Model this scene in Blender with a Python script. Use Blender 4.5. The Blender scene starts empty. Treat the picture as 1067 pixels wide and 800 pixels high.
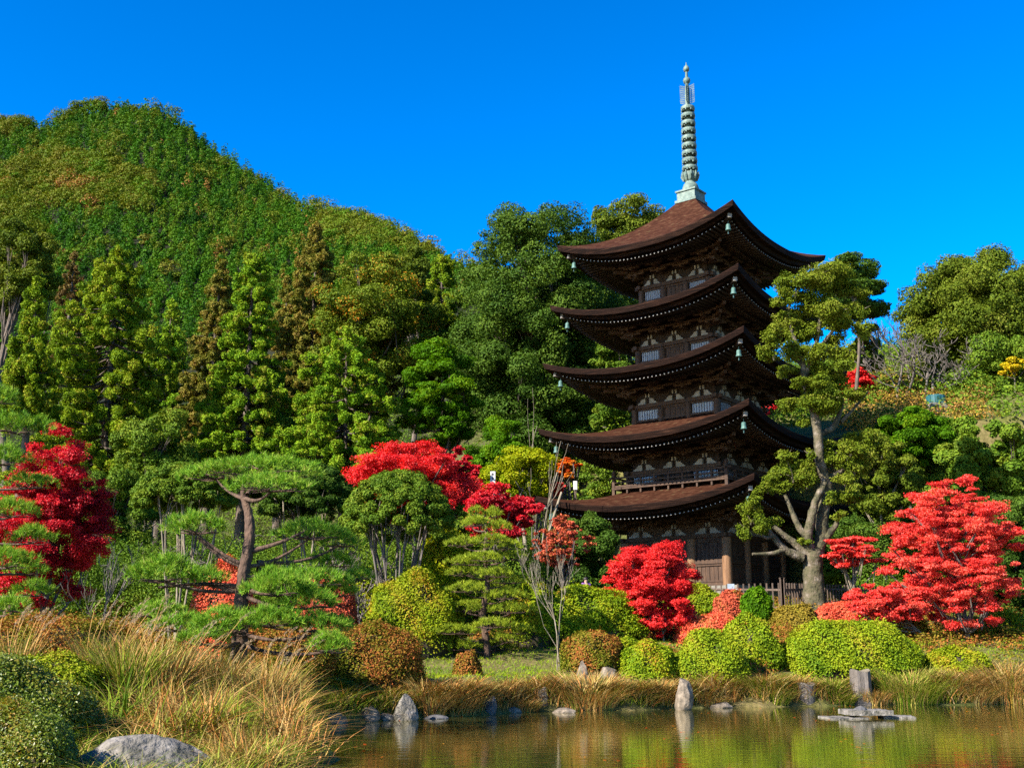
import bpy, math, random
import numpy as np
from mathutils import Vector, Matrix

random.seed(11)
rng = np.random.default_rng(11)
SC = bpy.context.scene
COL = SC.collection
PI = math.pi

# ------------------------------------------------------------------ camera model
CAMZ = 1.8
FPX = 1200.0
PIT = math.atan(270.0 / FPX)
CP, SP = math.cos(PIT), math.sin(PIT)


def ray(px, py):
    x = (px - 533.5) / FPX
    u = (400.0 - py) / FPX
    f = CP - u * SP
    return x / f, (SP + u * CP) / f


def at(px, py, Y):
    a, b = ray(px, py)
    return np.array([a * Y, Y, CAMZ + b * Y])


def zat(py, Y):
    return CAMZ + ray(533.5, py)[1] * Y


def mpp(py, Y):                      # metres per photo pixel at that depth
    u = (400.0 - py) / FPX
    return Y / FPX / (CP - u * SP)


cam_d = bpy.data.cameras.new('camera')
cam = bpy.data.objects.new('camera', cam_d)
COL.objects.link(cam)
cam.location = (0, 0, CAMZ)
cam.rotation_euler = (PI / 2 + PIT, 0, 0)
cam_d.sensor_width = 36
cam_d.lens = 36 * FPX / 1067
cam_d.clip_start = 0.1
cam_d.clip_end = 6000
SC.camera = cam

# ------------------------------------------------------------------ light
SUN_EL = math.radians(35)
SUN_AZ = math.radians(180 + 53)      # clockwise from +Y
w = bpy.data.worlds.new('World')
SC.world = w
w.use_nodes = True
nt = w.node_tree
nt.nodes.clear()
sky = nt.nodes.new('ShaderNodeTexSky')
sky.sky_type = 'NISHITA'
sky.sun_disc = False
sky.sun_elevation = SUN_EL
sky.sun_rotation = SUN_AZ
sky.altitude = 300
sky.air_density = 1.0
sky.dust_density = 0.45
sky.ozone_density = 3.5
hs = nt.nodes.new('ShaderNodeHueSaturation')
hs.inputs['Saturation'].default_value = 1.33
hs.inputs['Hue'].default_value = 0.503
bg = nt.nodes.new('ShaderNodeBackground')
bg.inputs['Strength'].default_value = 0.05
out = nt.nodes.new('ShaderNodeOutputWorld')
gm = nt.nodes.new('ShaderNodeGamma')
gm.inputs['Gamma'].default_value = 1.4
nt.links.new(sky.outputs[0], gm.inputs['Color'])
nt.links.new(gm.outputs[0], hs.inputs['Color'])
nt.links.new(hs.outputs[0], bg.inputs['Color'])
nt.links.new(bg.outputs[0], out.inputs['Surface'])
sl = bpy.data.lights.new('sun', 'SUN')
sl.energy = 5.0
sl.angle = math.radians(0.5)
sl.color = (1.0, 0.95, 0.86)
so = bpy.data.objects.new('sun', sl)
COL.objects.link(so)
sd = Vector((math.sin(SUN_AZ) * math.cos(SUN_EL), math.cos(SUN_AZ) * math.cos(SUN_EL), math.sin(SUN_EL)))
so.rotation_euler = sd.to_track_quat('Z', 'Y').to_euler()
so.location = sd * 200
vs = SC.view_settings
vs.view_transform = 'Standard'
vs.look = 'None'
vs.exposure = 1.9
vs.gamma = 1.0
SC.cycles.max_bounces = 5
SC.cycles.diffuse_bounces = 2
SC.cycles.glossy_bounces = 3
SC.cycles.transmission_bounces = 2
SC.cycles.use_denoising = False
SC.cycles.sample_clamp_indirect = 4


# ------------------------------------------------------------------ materials
def lin(c):
    return tuple(((v / 255) / 12.92 if v / 255 < 0.04045 else ((v / 255 + 0.055) / 1.055) ** 2.4) for v in c)


def newmat(name):
    m = bpy.data.materials.new(name)
    m.use_nodes = True
    t = m.node_tree
    t.nodes.clear()
    o = t.nodes.new('ShaderNodeOutputMaterial')
    return m, t, o


def ramp(t, stops):
    r = t.nodes.new('ShaderNodeValToRGB')
    e = r.color_ramp.elements
    while len(e) < len(stops):
        e.new(0.5)
    for i, (p, c) in enumerate(stops):
        e[i].position = p
        e[i].color = (*c, 1)
    return r


ALB = .62          # the picture is exposed well up, so surfaces keep real-world albedos


def leafmat(name, cols, trans=0.3, rough=0.55, spec=0.05, gain=1.3):
    """cols: list of linear rgb, spread over the per-leaf attribute 'var'."""
    m, t, o = newmat(name)
    a = t.nodes.new('ShaderNodeAttribute')
    a.attribute_name = 'var'
    n = len(cols)
    cols = [(c[0], c[1], c[2] * (.6 if c[1] > c[0] else 1)) for c in cols]
    cols = [tuple(min(.85, v * gain * ALB * 1.18) for v in c) for c in cols]
    r = ramp(t, [(i / max(1, n - 1), c) for i, c in enumerate(cols)])
    t.links.new(a.outputs['Fac'], r.inputs[0])
    p = t.nodes.new('ShaderNodeBsdfPrincipled')
    p.inputs['Roughness'].default_value = rough
    p.inputs['Specular IOR Level'].default_value = spec
    t.links.new(r.outputs[0], p.inputs['Base Color'])
    tr = t.nodes.new('ShaderNodeBsdfTranslucent')
    hsn = t.nodes.new('ShaderNodeHueSaturation')
    hsn.inputs['Saturation'].default_value = 1.15
    hsn.inputs['Value'].default_value = 1.3
    t.links.new(r.outputs[0], hsn.inputs['Color'])
    t.links.new(hsn.outputs[0], tr.inputs['Color'])
    mx = t.nodes.new('ShaderNodeMixShader')
    mx.inputs[0].default_value = trans
    t.links.new(p.outputs[0], mx.inputs[1])
    t.links.new(tr.outputs[0], mx.inputs[2])
    t.links.new(mx.outputs[0], o.inputs[0])
    return m


def noisemat(name, stops, scale=4.0, rough=0.8, bump=0.3, bscale=None, stretch=(1, 1, 1), spec=0.3, detail=6, metallic=0.0, coord='Object'):
    m, t, o = newmat(name)
    tc = t.nodes.new('ShaderNodeTexCoord')
    mp = t.nodes.new('ShaderNodeMapping')
    mp.inputs['Scale'].default_value = stretch
    t.links.new(tc.outputs[coord], mp.inputs['Vector'])
    nz = t.nodes.new('ShaderNodeTexNoise')
    nz.inputs['Scale'].default_value = scale
    nz.inputs['Detail'].default_value = detail
    nz.inputs['Roughness'].default_value = 0.65
    t.links.new(mp.outputs[0], nz.inputs['Vector'])
    r = ramp(t, [(q, tuple(v * ALB for v in c)) for q, c in stops])
    t.links.new(nz.outputs['Fac'], r.inputs[0])
    p = t.nodes.new('ShaderNodeBsdfPrincipled')
    p.inputs['Roughness'].default_value = rough
    p.inputs['Specular IOR Level'].default_value = spec
    p.inputs['Metallic'].default_value = metallic
    t.links.new(r.outputs[0], p.inputs['Base Color'])
    if bump:
        nb = t.nodes.new('ShaderNodeTexNoise')
        nb.inputs['Scale'].default_value = bscale or scale * 3
        nb.inputs['Detail'].default_value = 5
        t.links.new(mp.outputs[0], nb.inputs['Vector'])
        b = t.nodes.new('ShaderNodeBump')
        b.inputs['Strength'].default_value = bump
        b.inputs['Distance'].default_value = 0.05
        t.links.new(nb.outputs['Fac'], b.inputs['Height'])
        t.links.new(b.outputs[0], p.inputs['Normal'])
    t.links.new(p.outputs[0], o.inputs[0])
    return m


M = {}
# foliage (linear albedo)
M['cedar'] = leafmat('cedar_leaf', [(.035, .07, .006), (.085, .14, .008), (.155, .205, .012), (.20, .15, .02)], .15, gain=1.5)
M['cedar_brown'] = leafmat('cedar_leaf_brown', [(.05, .065, .008), (.10, .10, .012), (.15, .125, .018), (.16, .085, .02)], .15, gain=1.45)
M['cedar_fresh'] = leafmat('cedar_leaf_fresh', [(.04, .09, .006), (.085, .16, .010), (.14, .20, .012), (.17, .13, .02)], .15, gain=1.6)
M['deadcon'] = leafmat('withered_leaf', [(.07, .05, .018), (.13, .075, .022), (.08, .085, .02)], .15)
M['dark'] = leafmat('evergreen_leaf', [(.018, .04, .009), (.035, .075, .012), (.06, .105, .018), (.085, .13, .02)], .15, gain=1.15)
M['mid'] = leafmat('broad_leaf', [(.03, .065, .008), (.06, .11, .012), (.10, .15, .018), (.15, .17, .02)], .15, .55, .06)
M['olive'] = leafmat('olive_leaf', [(.04, .07, .010), (.08, .115, .014), (.125, .155, .018), (.175, .175, .026)], .15, gain=1.05)
M['camphor'] = leafmat('camphor_leaf', [(.045, .075, .010), (.09, .125, .012), (.13, .16, .016), (.18, .175, .026)], .15, gain=1.15)
M['fresh'] = leafmat('fresh_leaf', [(.04, .11, .006), (.075, .19, .008), (.12, .26, .01), (.20, .27, .012)], .35, gain=.85)
M['lime'] = leafmat('yellow_green_leaf', [(.10, .14, .006), (.17, .21, .006), (.25, .26, .008), (.30, .24, .01)], .3)
M['yellow'] = leafmat('yellow_leaf', [(.20, .20, .008), (.36, .28, .008), (.50, .33, .008), (.25, .10, .01)], .3)
M['persim'] = leafmat('orange_flecked_leaf', [(.035, .065, .008), (.065, .10, .010), (.10, .13, .014), (.10, .125, .014), (.50, .15, .012)], .15)
M['red'] = leafmat('maple_leaf_red', [(.34, .008, .010), (.62, .018, .020), (.80, .04, .036), (.85, .075, .05)], .35, .5, .2, gain=1.12)
M['red_dark'] = leafmat('maple_leaf_crimson', [(.16, .004, .008), (.36, .008, .014), (.56, .016, .024), (.68, .03, .035)], .32, .5, .2, gain=1.12)
M['red_orange'] = leafmat('maple_leaf_scarlet', [(.45, .02, .016), (.72, .045, .035), (.84, .09, .065), (.76, .17, .09)], .35, .5, .2, gain=1.12)
M['orange'] = leafmat('maple_leaf_orange', [(.50, .05, .012), (.78, .12, .02), (.65, .22, .02), (.25, .16, .02)], .35, gain=1.12)
M['scrub'] = leafmat('scrub_leaf', [(.10, .07, .025), (.20, .12, .04), (.30, .15, .04), (.14, .15, .02), (.36, .18, .03), (.12, .13, .02)], .15)
M['dullred'] = leafmat('russet_leaf', [(.10, .03, .015), (.28, .05, .025), (.45, .08, .04), (.12, .12, .015)], .15)
M['azalea'] = leafmat('azalea_leaf', [(.035, .075, .006), (.085, .145, .006), (.15, .20, .008), (.20, .21, .01), (.28, .12, .015)], .15, .55, .06)
M['azalea_bright'] = leafmat('azalea_leaf_bright', [(.045, .09, .006), (.10, .155, .008), (.16, .205, .010), (.205, .22, .014), (.25, .16, .02)], .15, .55, .06)
M['azalea_gold'] = leafmat('azalea_leaf_gold', [(.05, .09, .005), (.10, .15, .006), (.165, .195, .007), (.22, .20, .01), (.28, .11, .012)], .15, .55, .06)
M['azalea_rust'] = leafmat('azalea_leaf_rust', [(.05, .07, .008), (.10, .11, .01), (.17, .11, .014), (.26, .07, .02), (.10, .14, .01)], .15)
M['azalea_corner'] = leafmat('glossy_azalea_leaf', [(.03, .055, .006), (.05, .085, .007), (.085, .12, .009), (.14, .14, .012), (.30, .14, .02)], .22, .4, .25)
M['azalea_brown'] = leafmat('azalea_leaf_brown', [(.09, .07, .01), (.16, .11, .014), (.20, .14, .016), (.13, .13, .012)], .15)
M['azalea_red'] = leafmat('azalea_leaf_red', [(.25, .03, .014), (.48, .06, .03), (.60, .11, .05), (.20, .14, .02)], .15)
M['pine'] = leafmat('pine_needle', [(.022, .06, .010), (.05, .12, .014), (.09, .18, .020), (.15, .22, .03), (.20, .16, .05)], .2, .55, .06, gain=1.7)
M['pine_yel'] = leafmat('pine_needle_yellow', [(.05, .08, .010), (.10, .14, .014), (.17, .20, .022), (.22, .23, .03)], .2, .55, .06, gain=1.7)
M['pine_dark'] = leafmat('pine_needle_dark', [(.02, .04, .010), (.04, .065, .014), (.075, .095, .02)], .15)
M['straw'] = leafmat('dry_grass', [(.07, .06, .018), (.20, .17, .04), (.36, .23, .07), (.46, .25, .08), (.42, .15, .04), (.14, .17, .02), (.46, .31, .13)], .1, gain=1.12)
M['straw_green'] = leafmat('green_grass_blade', [(.06, .12, .012), (.13, .20, .018), (.22, .25, .03), (.36, .30, .07), (.42, .24, .08)], .15, gain=1.0)
M['plume'] = leafmat('grass_plume', [(.30, .19, .10), (.44, .30, .17), (.50, .38, .24)], .3, gain=1.0)
M['lawn'] = leafmat('lawn_blade', [(.08, .16, .008), (.14, .23, .010), (.22, .27, .014), (.30, .26, .04)], .3)
M['forest'] = leafmat('hill_leaf', [(.010, .040, .005), (.024, .085, .006), (.046, .135, .008), (.070, .155, .010),
                                    (.10, .145, .014), (.13, .14, .018), (.17, .15, .022), (.42, .13, .05)], .15, gain=1.0)
# bark & wood
M['bark'] = noisemat('bark', [(.3, (.05, .035, .024)), (.7, (.20, .15, .11))], 6, .9, .8, 20, (1, 1, .25))
M['bark_pale'] = noisemat('pale_bark', [(.3, (.10, .08, .05)), (.55, (.26, .21, .14)), (.75, (.38, .32, .24))], 3, .9, .6, 22, (1, 1, .5))
M['bark_grey'] = noisemat('grey_bark', [(.3, (.07, .055, .042)), (.7, (.22, .18, .15))], 5, .9, .5, 20, (1, 1, .3))
M['bark_pine'] = noisemat('pine_bark', [(.3, (.035, .02, .013)), (.6, (.14, .08, .05)), (.8, (.24, .15, .10))], 7, .9, 1.0, 16, (1, 1, .5))
M['bark_moss'] = noisemat('mossy_bark', [(.38, (.03, .026, .012)), (.48, (.09, .078, .035)), (.57, (.13, .10, .06)), (.72, (.30, .25, .19))], 2.2, .9, 1.0, 14)
M['twig'] = noisemat('twig', [(.3, (.035, .025, .014)), (.7, (.07, .055, .02))], 5, .9, 0)
M['roofbark'] = noisemat('cypress_bark_roof', [(.3, (.026, .008, .004)), (.5, (.050, .018, .009)), (.60, (.078, .030, .016)), (.68, (.095, .075, .032))], 2.5, .85, .7, 22, (1, 1, 2.5), .04)
M['roofedge'] = noisemat('roof_edge', [(.42, (.006, .003, .002)), (.56, (.022, .009, .005)), (.70, (.085, .038, .022))], 1.6, .8, .6, 30, (.5, .5, 22), .06)
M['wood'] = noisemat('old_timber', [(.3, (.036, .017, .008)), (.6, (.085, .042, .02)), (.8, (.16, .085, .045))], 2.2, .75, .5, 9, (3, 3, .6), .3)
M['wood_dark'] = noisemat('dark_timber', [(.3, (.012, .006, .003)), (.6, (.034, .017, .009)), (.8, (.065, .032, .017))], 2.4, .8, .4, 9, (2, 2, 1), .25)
M['wood_col'] = noisemat('column_timber', [(.3, (.13, .06, .025)), (.7, (.30, .155, .07))], 2.4, .75, .4, 12, (4, 4, .4), .3)
M['plaster'] = noisemat('white_plaster', [(.3, (.22, .20, .17)), (.7, (.44, .40, .35))], 3, .9, .1)
M['lattice'] = noisemat('lattice_window', [(.3, (.19, .19, .21)), (.7, (.34, .35, .39))], 4, .8, .1)
M['white'] = noisemat('white_paint', [(.3, (.62, .60, .56)), (.7, (.78, .76, .72))], 3, .7, .1)
M['patina'] = noisemat('copper_patina', [(.3, (.05, .08, .06)), (.5, (.12, .18, .145)), (.72, (.24, .29, .23))], 3.5, .65, .3, 14, (1, 1, 1), .4)
M['bell'] = noisemat('bronze_bell', [(.3, (.035, .10, .085)), (.7, (.10, .20, .165))], 4, .6, .2)
M['stone'] = noisemat('garden_stone', [(.32, (.045, .045, .03)), (.45, (.13, .115, .09)), (.55, (.20, .175, .145)), (.70, (.33, .29, .25))], 4.5, .85, 1.0, 14)
M['stone_dark'] = noisemat('dark_stone', [(.3, (.045, .042, .042)), (.7, (.15, .14, .135))], 3, .8, .8, 9)
M['stone_tan'] = noisemat('tan_stone', [(.32, (.05, .04, .026)), (.5, (.17, .13, .09)), (.7, (.33, .26, .19))], 5, .85, .9, 9)
M['podium'] = noisemat('podium_stone', [(.3, (.16, .14, .11)), (.7, (.30, .27, .22))], 2, .9, .6, 12)
M['fence'] = noisemat('fence_wood', [(.3, (.07, .045, .03)), (.7, (.17, .115, .08))], 3, .8, .3, 12, (3, 3, .4))
M['teal'] = noisemat('teal_metal', [(.3, (.012, .07, .075)), (.7, (.03, .14, .15))], 3, .4, .1)
M['steel'] = noisemat('painted_steel', [(.3, (.30, .36, .40)), (.7, (.45, .50, .54))], 3, .5, .1)
M['ink'] = noisemat('dark_ink', [(.3, (.02, .02, .025)), (.7, (.04, .04, .045))], 3, .7, 0)
M['purple'] = noisemat('purple_cloth', [(.3, (.20, .05, .34)), (.7, (.32, .10, .48))], 8, .9, .1)
M['navy'] = noisemat('navy_cloth', [(.3, (.02, .022, .04)), (.7, (.04, .042, .07))], 8, .9, .1)
M['skin'] = noisemat('skin', [(.3, (.50, .30, .21)), (.7, (.58, .36, .26))], 8, .6, 0)
M['hair'] = noisemat('hair', [(.3, (.015, .011, .009)), (.7, (.03, .022, .018))], 20, .5, .2)


# ------------------------------------------------------------------ mesh builder
class MB:
    def __init__(s):
        s.V, s.F4, s.F3 = [], [], []
        s.v4, s.v3, s.m4, s.m3 = [], [], [], []
        s.n = 0

    def add(s, V, F, var=None, mat=0):
        V = np.asarray(V, float).reshape(-1, 3)
        F = np.asarray(F, int)
        if len(F) == 0:
            return
        k = len(F)
        va = np.full(k, .5) if var is None else np.broadcast_to(np.asarray(var, float), (k,))
        ma = np.full(k, mat, int)
        if F.shape[1] == 4:
            s.F4.append(F + s.n); s.v4.append(va); s.m4.append(ma)
        else:
            s.F3.append(F + s.n); s.v3.append(va); s.m3.append(ma)
        s.V.append(V)
        s.n += len(V)

    def mesh(s, name, mats, smooth=False, origin=None):
        V = np.concatenate(s.V)
        if origin is not None:
            V = V - np.asarray(origin)
        f4 = np.concatenate(s.F4) if s.F4 else np.zeros((0, 4), int)
        f3 = np.concatenate(s.F3) if s.F3 else np.zeros((0, 3), int)
        me = bpy.data.meshes.new(name)
        me.vertices.add(len(V))
        me.vertices.foreach_set('co', V.astype(np.float32).ravel())
        nl = f4.size + f3.size
        me.loops.add(nl)
        me.loops.foreach_set('vertex_index', np.concatenate([f4.ravel(), f3.ravel()]).astype(np.int32))
        npoly = len(f4) + len(f3)
        me.polygons.add(npoly)
        ls = np.concatenate([np.arange(len(f4)) * 4, f4.size + np.arange(len(f3)) * 3]).astype(np.int32)
        me.polygons.foreach_set('loop_start', ls)
        me.polygons.foreach_set('material_index', np.concatenate(s.m4 + s.m3).astype(np.int32))
        me.polygons.foreach_set('use_smooth', np.full(npoly, smooth))
        at_ = me.attributes.new('var', 'FLOAT', 'FACE')
        at_.data.foreach_set('value', np.concatenate(s.v4 + s.v3).astype(np.float32))
        for m in (mats if isinstance(mats, (list, tuple)) else [mats]):
            me.materials.append(m)
        me.update(calc_edges=True)
        return me

    def build(s, name, mats, parent=None, smooth=False, origin=None):
        """vertices are world coordinates unless a parent is given (then local to it)."""
        me = s.mesh(name, mats, smooth, origin)
        o = bpy.data.objects.new(name, me)
        COL.objects.link(o)
        if parent is not None:
            o.parent = parent
        elif origin is not None:
            o.location = origin
        return o


def tag(o, label=None, cat=None, group=None, kind=None):
    if label: o['label'] = label
    if cat: o['category'] = cat
    if group: o['group'] = group
    if kind: o['kind'] = kind
    return o


def empty(name, loc, label, cat, group=None, rz=0.0):
    o = bpy.data.objects.new(name, None)
    o.empty_display_size = 0.3
    o.location = tuple(loc)
    o.rotation_euler = (0, 0, rz)
    COL.objects.link(o)
    return tag(o, label, cat, group)


# ------------------------------------------------------------------ geometry helpers
def nrm(a):
    return a / np.maximum(np.linalg.norm(a, axis=-1, keepdims=True), 1e-9)


def runit(n):
    return nrm(rng.normal(size=(n, 3)))


def box(mb, c, s, mat=0, rz=0.0, var=None, R=None):
    x, y, z = np.asarray(s, float) / 2
    v = np.array([[-x, -y, -z], [x, -y, -z], [x, y, -z], [-x, y, -z], [-x, -y, z], [x, -y, z], [x, y, z], [-x, y, z]])
    if rz:
        c_, s_ = math.cos(rz), math.sin(rz)
        v = v @ np.array([[c_, s_, 0], [-s_, c_, 0], [0, 0, 1]])
    if R is not None:
        v = v @ np.asarray(R).T
    f = [[0, 3, 2, 1], [4, 5, 6, 7], [0, 1, 5, 4], [1, 2, 6, 5], [2, 3, 7, 6], [3, 0, 4, 7]]
    mb.add(v + np.asarray(c), f, var, mat)


def bar(mb, a, b, wd, ht, mat=0, var=None):
    """square bar from a to b, width wd (horizontal), height ht."""
    a = np.asarray(a, float); b = np.asarray(b, float)
    d = b - a
    L = np.linalg.norm(d)
    x = d / L
    y = np.cross([0, 0, 1], x)
    if np.linalg.norm(y) < 1e-6:
        y = np.array([0, 1, 0.])
    y = y / np.linalg.norm(y)
    z = np.cross(x, y)
    box(mb, (a + b) / 2, (L, wd, ht), mat, var=var, R=np.stack([x, y, z], 1))


def tube(mb, pts, rad, sides=6, mat=0, var=None, cap=True, lump=0.0):
    pts = np.asarray(pts, float)
    rad = np.broadcast_to(np.asarray(rad, float), (len(pts),))
    t = np.gradient(pts, axis=0)
    t = nrm(t)
    ref = np.array([0.37, 0.21, 0.9]) if abs(t[0] @ np.array([0.37, 0.21, 0.9])) < .93 else np.array([1, .1, 0])
    u = nrm(np.cross(t, ref))
    v = np.cross(t, u)
    a = np.linspace(0, 2 * PI, sides, endpoint=False)
    rr = rad[:, None] * np.ones((1, sides))
    if lump:
        rr = rr * (1 + lump * rng.normal(size=rr.shape))
    V = pts[:, None, :] + rr[..., None] * (np.cos(a)[None, :, None] * u[:, None, :] + np.sin(a)[None, :, None] * v[:, None, :])
    n = len(pts)
    i = np.arange(n - 1)[:, None] * sides
    j = np.arange(sides)[None, :]
    k = (j + 1) % sides
    F = np.stack([i + j, i + k, i + sides + k, i + sides + j], -1).reshape(-1, 4)
    mb.add(V.reshape(-1, 3), F, var, mat)
    if cap:
        c = np.stack([np.zeros(sides - 2, int), np.arange(1, sides - 1), np.arange(2, sides)], 1)
        mb.add(V[-1], c, var, mat)


def lathe(mb, prof, c=(0, 0, 0), sides=20, mat=0):
    prof = np.asarray(prof, float)
    a = np.linspace(0, 2 * PI, sides, endpoint=False)
    V = np.stack([prof[:, 0][:, None] * np.cos(a), prof[:, 0][:, None] * np.sin(a), np.repeat(prof[:, 1][:, None], sides, 1)], -1)
    i = np.arange(len(prof) - 1)[:, None] * sides
    j = np.arange(sides)[None, :]
    k = (j + 1) % sides
    F = np.stack([i + j, i + k, i + sides + k, i + sides + j], -1).reshape(-1, 4)
    mb.add(V.reshape(-1, 3) + np.asarray(c), F, None, mat)


def bez(a, b, c, n=6):
    t = np.linspace(0, 1, n)[:, None]
    return (1 - t) ** 2 * np.asarray(a) + 2 * t * (1 - t) * np.asarray(b) + t ** 2 * np.asarray(c)


def curve(ctrl, n=10):
    """Catmull-Rom through control points."""
    P = np.asarray(ctrl, float)
    if len(P) == 2:
        return np.linspace(P[0], P[1], n)
    Q = np.vstack([2 * P[0] - P[1], P, 2 * P[-1] - P[-2]])
    res = []
    for i in range(1, len(Q) - 2):
        t = np.linspace(0, 1, n, endpoint=(i == len(Q) - 3))[:, None]
        p0, p1, p2, p3 = Q[i - 1], Q[i], Q[i + 1], Q[i + 2]
        res.append(.5 * ((2 * p1) + (p2 - p0) * t + (2 * p0 - 5 * p1 + 4 * p2 - p3) * t ** 2 + (-p0 + 3 * p1 - 3 * p2 + p3) * t ** 3))
    return np.vstack(res)


def leafquads(mb, P, N, U, L, W, var, mat=0, fold=.12):
    n = len(P)
    L = np.broadcast_to(L, (n,))[:, None]
    W = np.broadcast_to(W, (n,))[:, None]
    U = nrm(U - N * (U * N).sum(1, keepdims=True))
    V = np.cross(N, U)
    fo = N * (L * fold)
    Q = np.stack([P - U * L / 2, P + V * W / 2 + fo, P + U * L / 2, P - V * W / 2 + fo], 1)
    mb.add(Q.reshape(-1, 3), np.arange(4 * n).reshape(-1, 4), var, mat)


KN, KS = 3.4, .90


def foliage(mb, C, R, n, size, aspect=.6, shell=.55, out=.7, up=.25, rnd=.55, droop=.3, cv=None, mat=0, zmin=-1.0, lump=.25, vs=.5):
    """n leaf faces spread over ellipsoid clumps C (k,3) with radii R (k,3)."""
    C = np.asarray(C, float).reshape(-1, 3)
    R = np.asarray(R, float).reshape(-1, 3)
    k = len(C)
    n = int(n * KN)
    size = size * KS
    wgt = (R[:, 0] * R[:, 1] + R[:, 0] * R[:, 2] + R[:, 1] * R[:, 2])
    idx = rng.choice(k, n, p=wgt / wgt.sum())
    d = runit(n)
    bad = d[:, 2] < zmin
    d[bad, 2] *= -1
    ph = rng.uniform(0, 6.28, (k, 3))
    lm = 1 + lump * (np.sin(3.1 * d[:, 0] + ph[idx, 0]) * np.sin(3.7 * d[:, 1] + ph[idx, 1]) + .6 * np.sin(4.3 * d[:, 2] + ph[idx, 2]))
    rr = (shell + (1 - shell) * rng.random(n) ** .6) * lm
    P = C[idx] + d * R[idx] * rr[:, None]
    nn = nrm(d / R[idx])
    N = nrm(out * nn + up * np.array([0, 0, 1]) + rnd * rng.normal(size=(n, 3)) * .6)
    U = rng.normal(size=(n, 3)) * .6 + nn * .4 + droop * np.array([0, 0, -1])
    if cv is None:
        cv = rng.random(k)
    var = np.clip(vs * cv[idx] + (1 - vs) * rng.random(n), 0, 1)
    L = size * rng.uniform(.65, 1.35, n)
    leafquads(mb, P, N, U, L, L * aspect, var, mat)


def fib(n, jit=.25):
    i = np.arange(n) + .5
    z = 1 - 2 * i / n
    r = np.sqrt(1 - z * z)
    a = i * 2.39996 + rng.uniform(0, 6.28)
    return nrm(np.stack([r * np.cos(a), r * np.sin(a), z], 1) + jit * rng.normal(size=(n, 3)))

# ------------------------------------------------------------------ terrain
def sstep(x):
    x = np.clip(x, 0, 1)
    return x * x * (3 - 2 * x)


_sh = [(-60, 790), (150, 775), (338, 756), (440, 747), (560, 741), (700, 738), (840, 735), (1067, 733), (1500, 732), (2500, 731)]
SH_Y = np.array([CAMZ / -ray(533, y)[1] for _, y in _sh])
SH_X = np.array([ray(x, y)[0] for x, y in _sh]) * SH_Y
WY = lambda py: CAMZ / -ray(533, py)[1]          # depth of the water surface seen at photo row py


# ground elevation tangent of the skyline by bearing (tan), and its distance
RB = np.array([ray(p, 300)[0] for p in (-500, -200, 0, 35, 60, 105, 150, 180, 200, 225, 262, 300, 330, 370, 400, 430, 455, 520, 600, 640, 720, 800, 900, 1067, 1400)])
RYPX = np.array([180, 150, 132, 137, 121, 114, 118, 134, 150, 168, 190, 214, 226, 236, 245, 261, 275, 300, 345, 372, 385, 385, 365, 345, 330])
RE = np.array([ray(533, y)[1] for y in RYPX])
RD = np.array([620, 620, 620, 620, 620, 620, 610, 600, 590, 580, 560, 530, 500, 470, 450, 430, 410, 330, 230, 170, 140, 130, 128, 128, 140.])


def inland(X, Y):
    d_far = Y - np.interp(X, SH_X, SH_Y) - .25 * np.sin(X * 1.3) - .12 * np.sin(X * 3.1 + 1)
    xl = np.interp(Y, [0, 14, 18, 22, 26.6, 40], [-2.0, -2.2, -2.75, -3.5, -4.6, -6]) + .15 * np.sin(Y * 1.7)
    d_left = np.where(Y < 30, xl - X, -5)
    d_near = 4.0 - Y
    d_right = X - 70
    return np.maximum(np.maximum(d_far, d_left), np.maximum(d_near, d_right)), d_far, d_left


def ground(X, Y):
    X = np.asarray(X, float); Y = np.asarray(Y, float)
    d, df, dl = inland(X, Y)
    z = np.where(d > 0, .34 * sstep(d / .35), -.9 * sstep(-d / 2.0))
    g = .155 * np.clip(Y - 36.5, 0, 16.5) + .5 * sstep((df - .3) / 2.6)
    g = np.where(df > 0, np.maximum(g, .10 * np.clip(df, 0, 4)), g)
    lb = (.17 * np.clip(dl, 0, 6) * np.clip((Y - 8) / 10, 0, 1)) * np.clip((44 - Y) / 10, 0, 1)
    lb2 = .17 * np.clip(-4.5 - X, 0, 6) * sstep((Y - 22) / 5) * np.clip((46 - Y) / 12, 0, 1)
    z = z + np.where(d > 0, np.maximum(g, np.maximum(np.where(dl > 0, lb, 0), lb2)), 0)
    # wooded slope behind the garden
    side = sstep((X - 15) / 8)
    y0 = 72 - 15 * side
    z = z + np.clip(Y - y0, 0, 30) * (.17 + .36 * side) * (Y > y0)
    # hills
    b = X / np.maximum(Y, 1)
    e = np.interp(b, RB, RE)
    R = np.interp(b, RB, RD)
    zr = CAMZ + e * R
    yf = .45 * R
    zf = np.minimum(zr * .33, CAMZ + np.tan(math.radians(12.0)) * yf)
    t = (Y - yf) / (R - yf)
    zh = zf + (zr - zf) * np.clip(t, 0, 1) ** 1.05 - np.clip(t - 1, 0, 9) * (R - yf) * .45
    y1 = 66.
    zl = 3.4 + (zf - 3.4) * sstep((Y - y1) / np.maximum(yf - y1, 1)) ** 1.1
    zh = np.where(t < 0, zl, zh)
    zh = np.maximum(zh, 2.0)
    z = np.where(Y > 66, np.maximum(np.where(Y < 200, z, 0), zh), z)
    bump = .05 * np.sin(X * 1.9 + .5) * np.sin(Y * 1.6) + .04 * np.sin(X * 4.1) * np.sin(Y * 3.7 + 1)
    return z + np.where(d > .6, bump, 0)


def gz(x, y):
    return float(ground(x, y))


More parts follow.
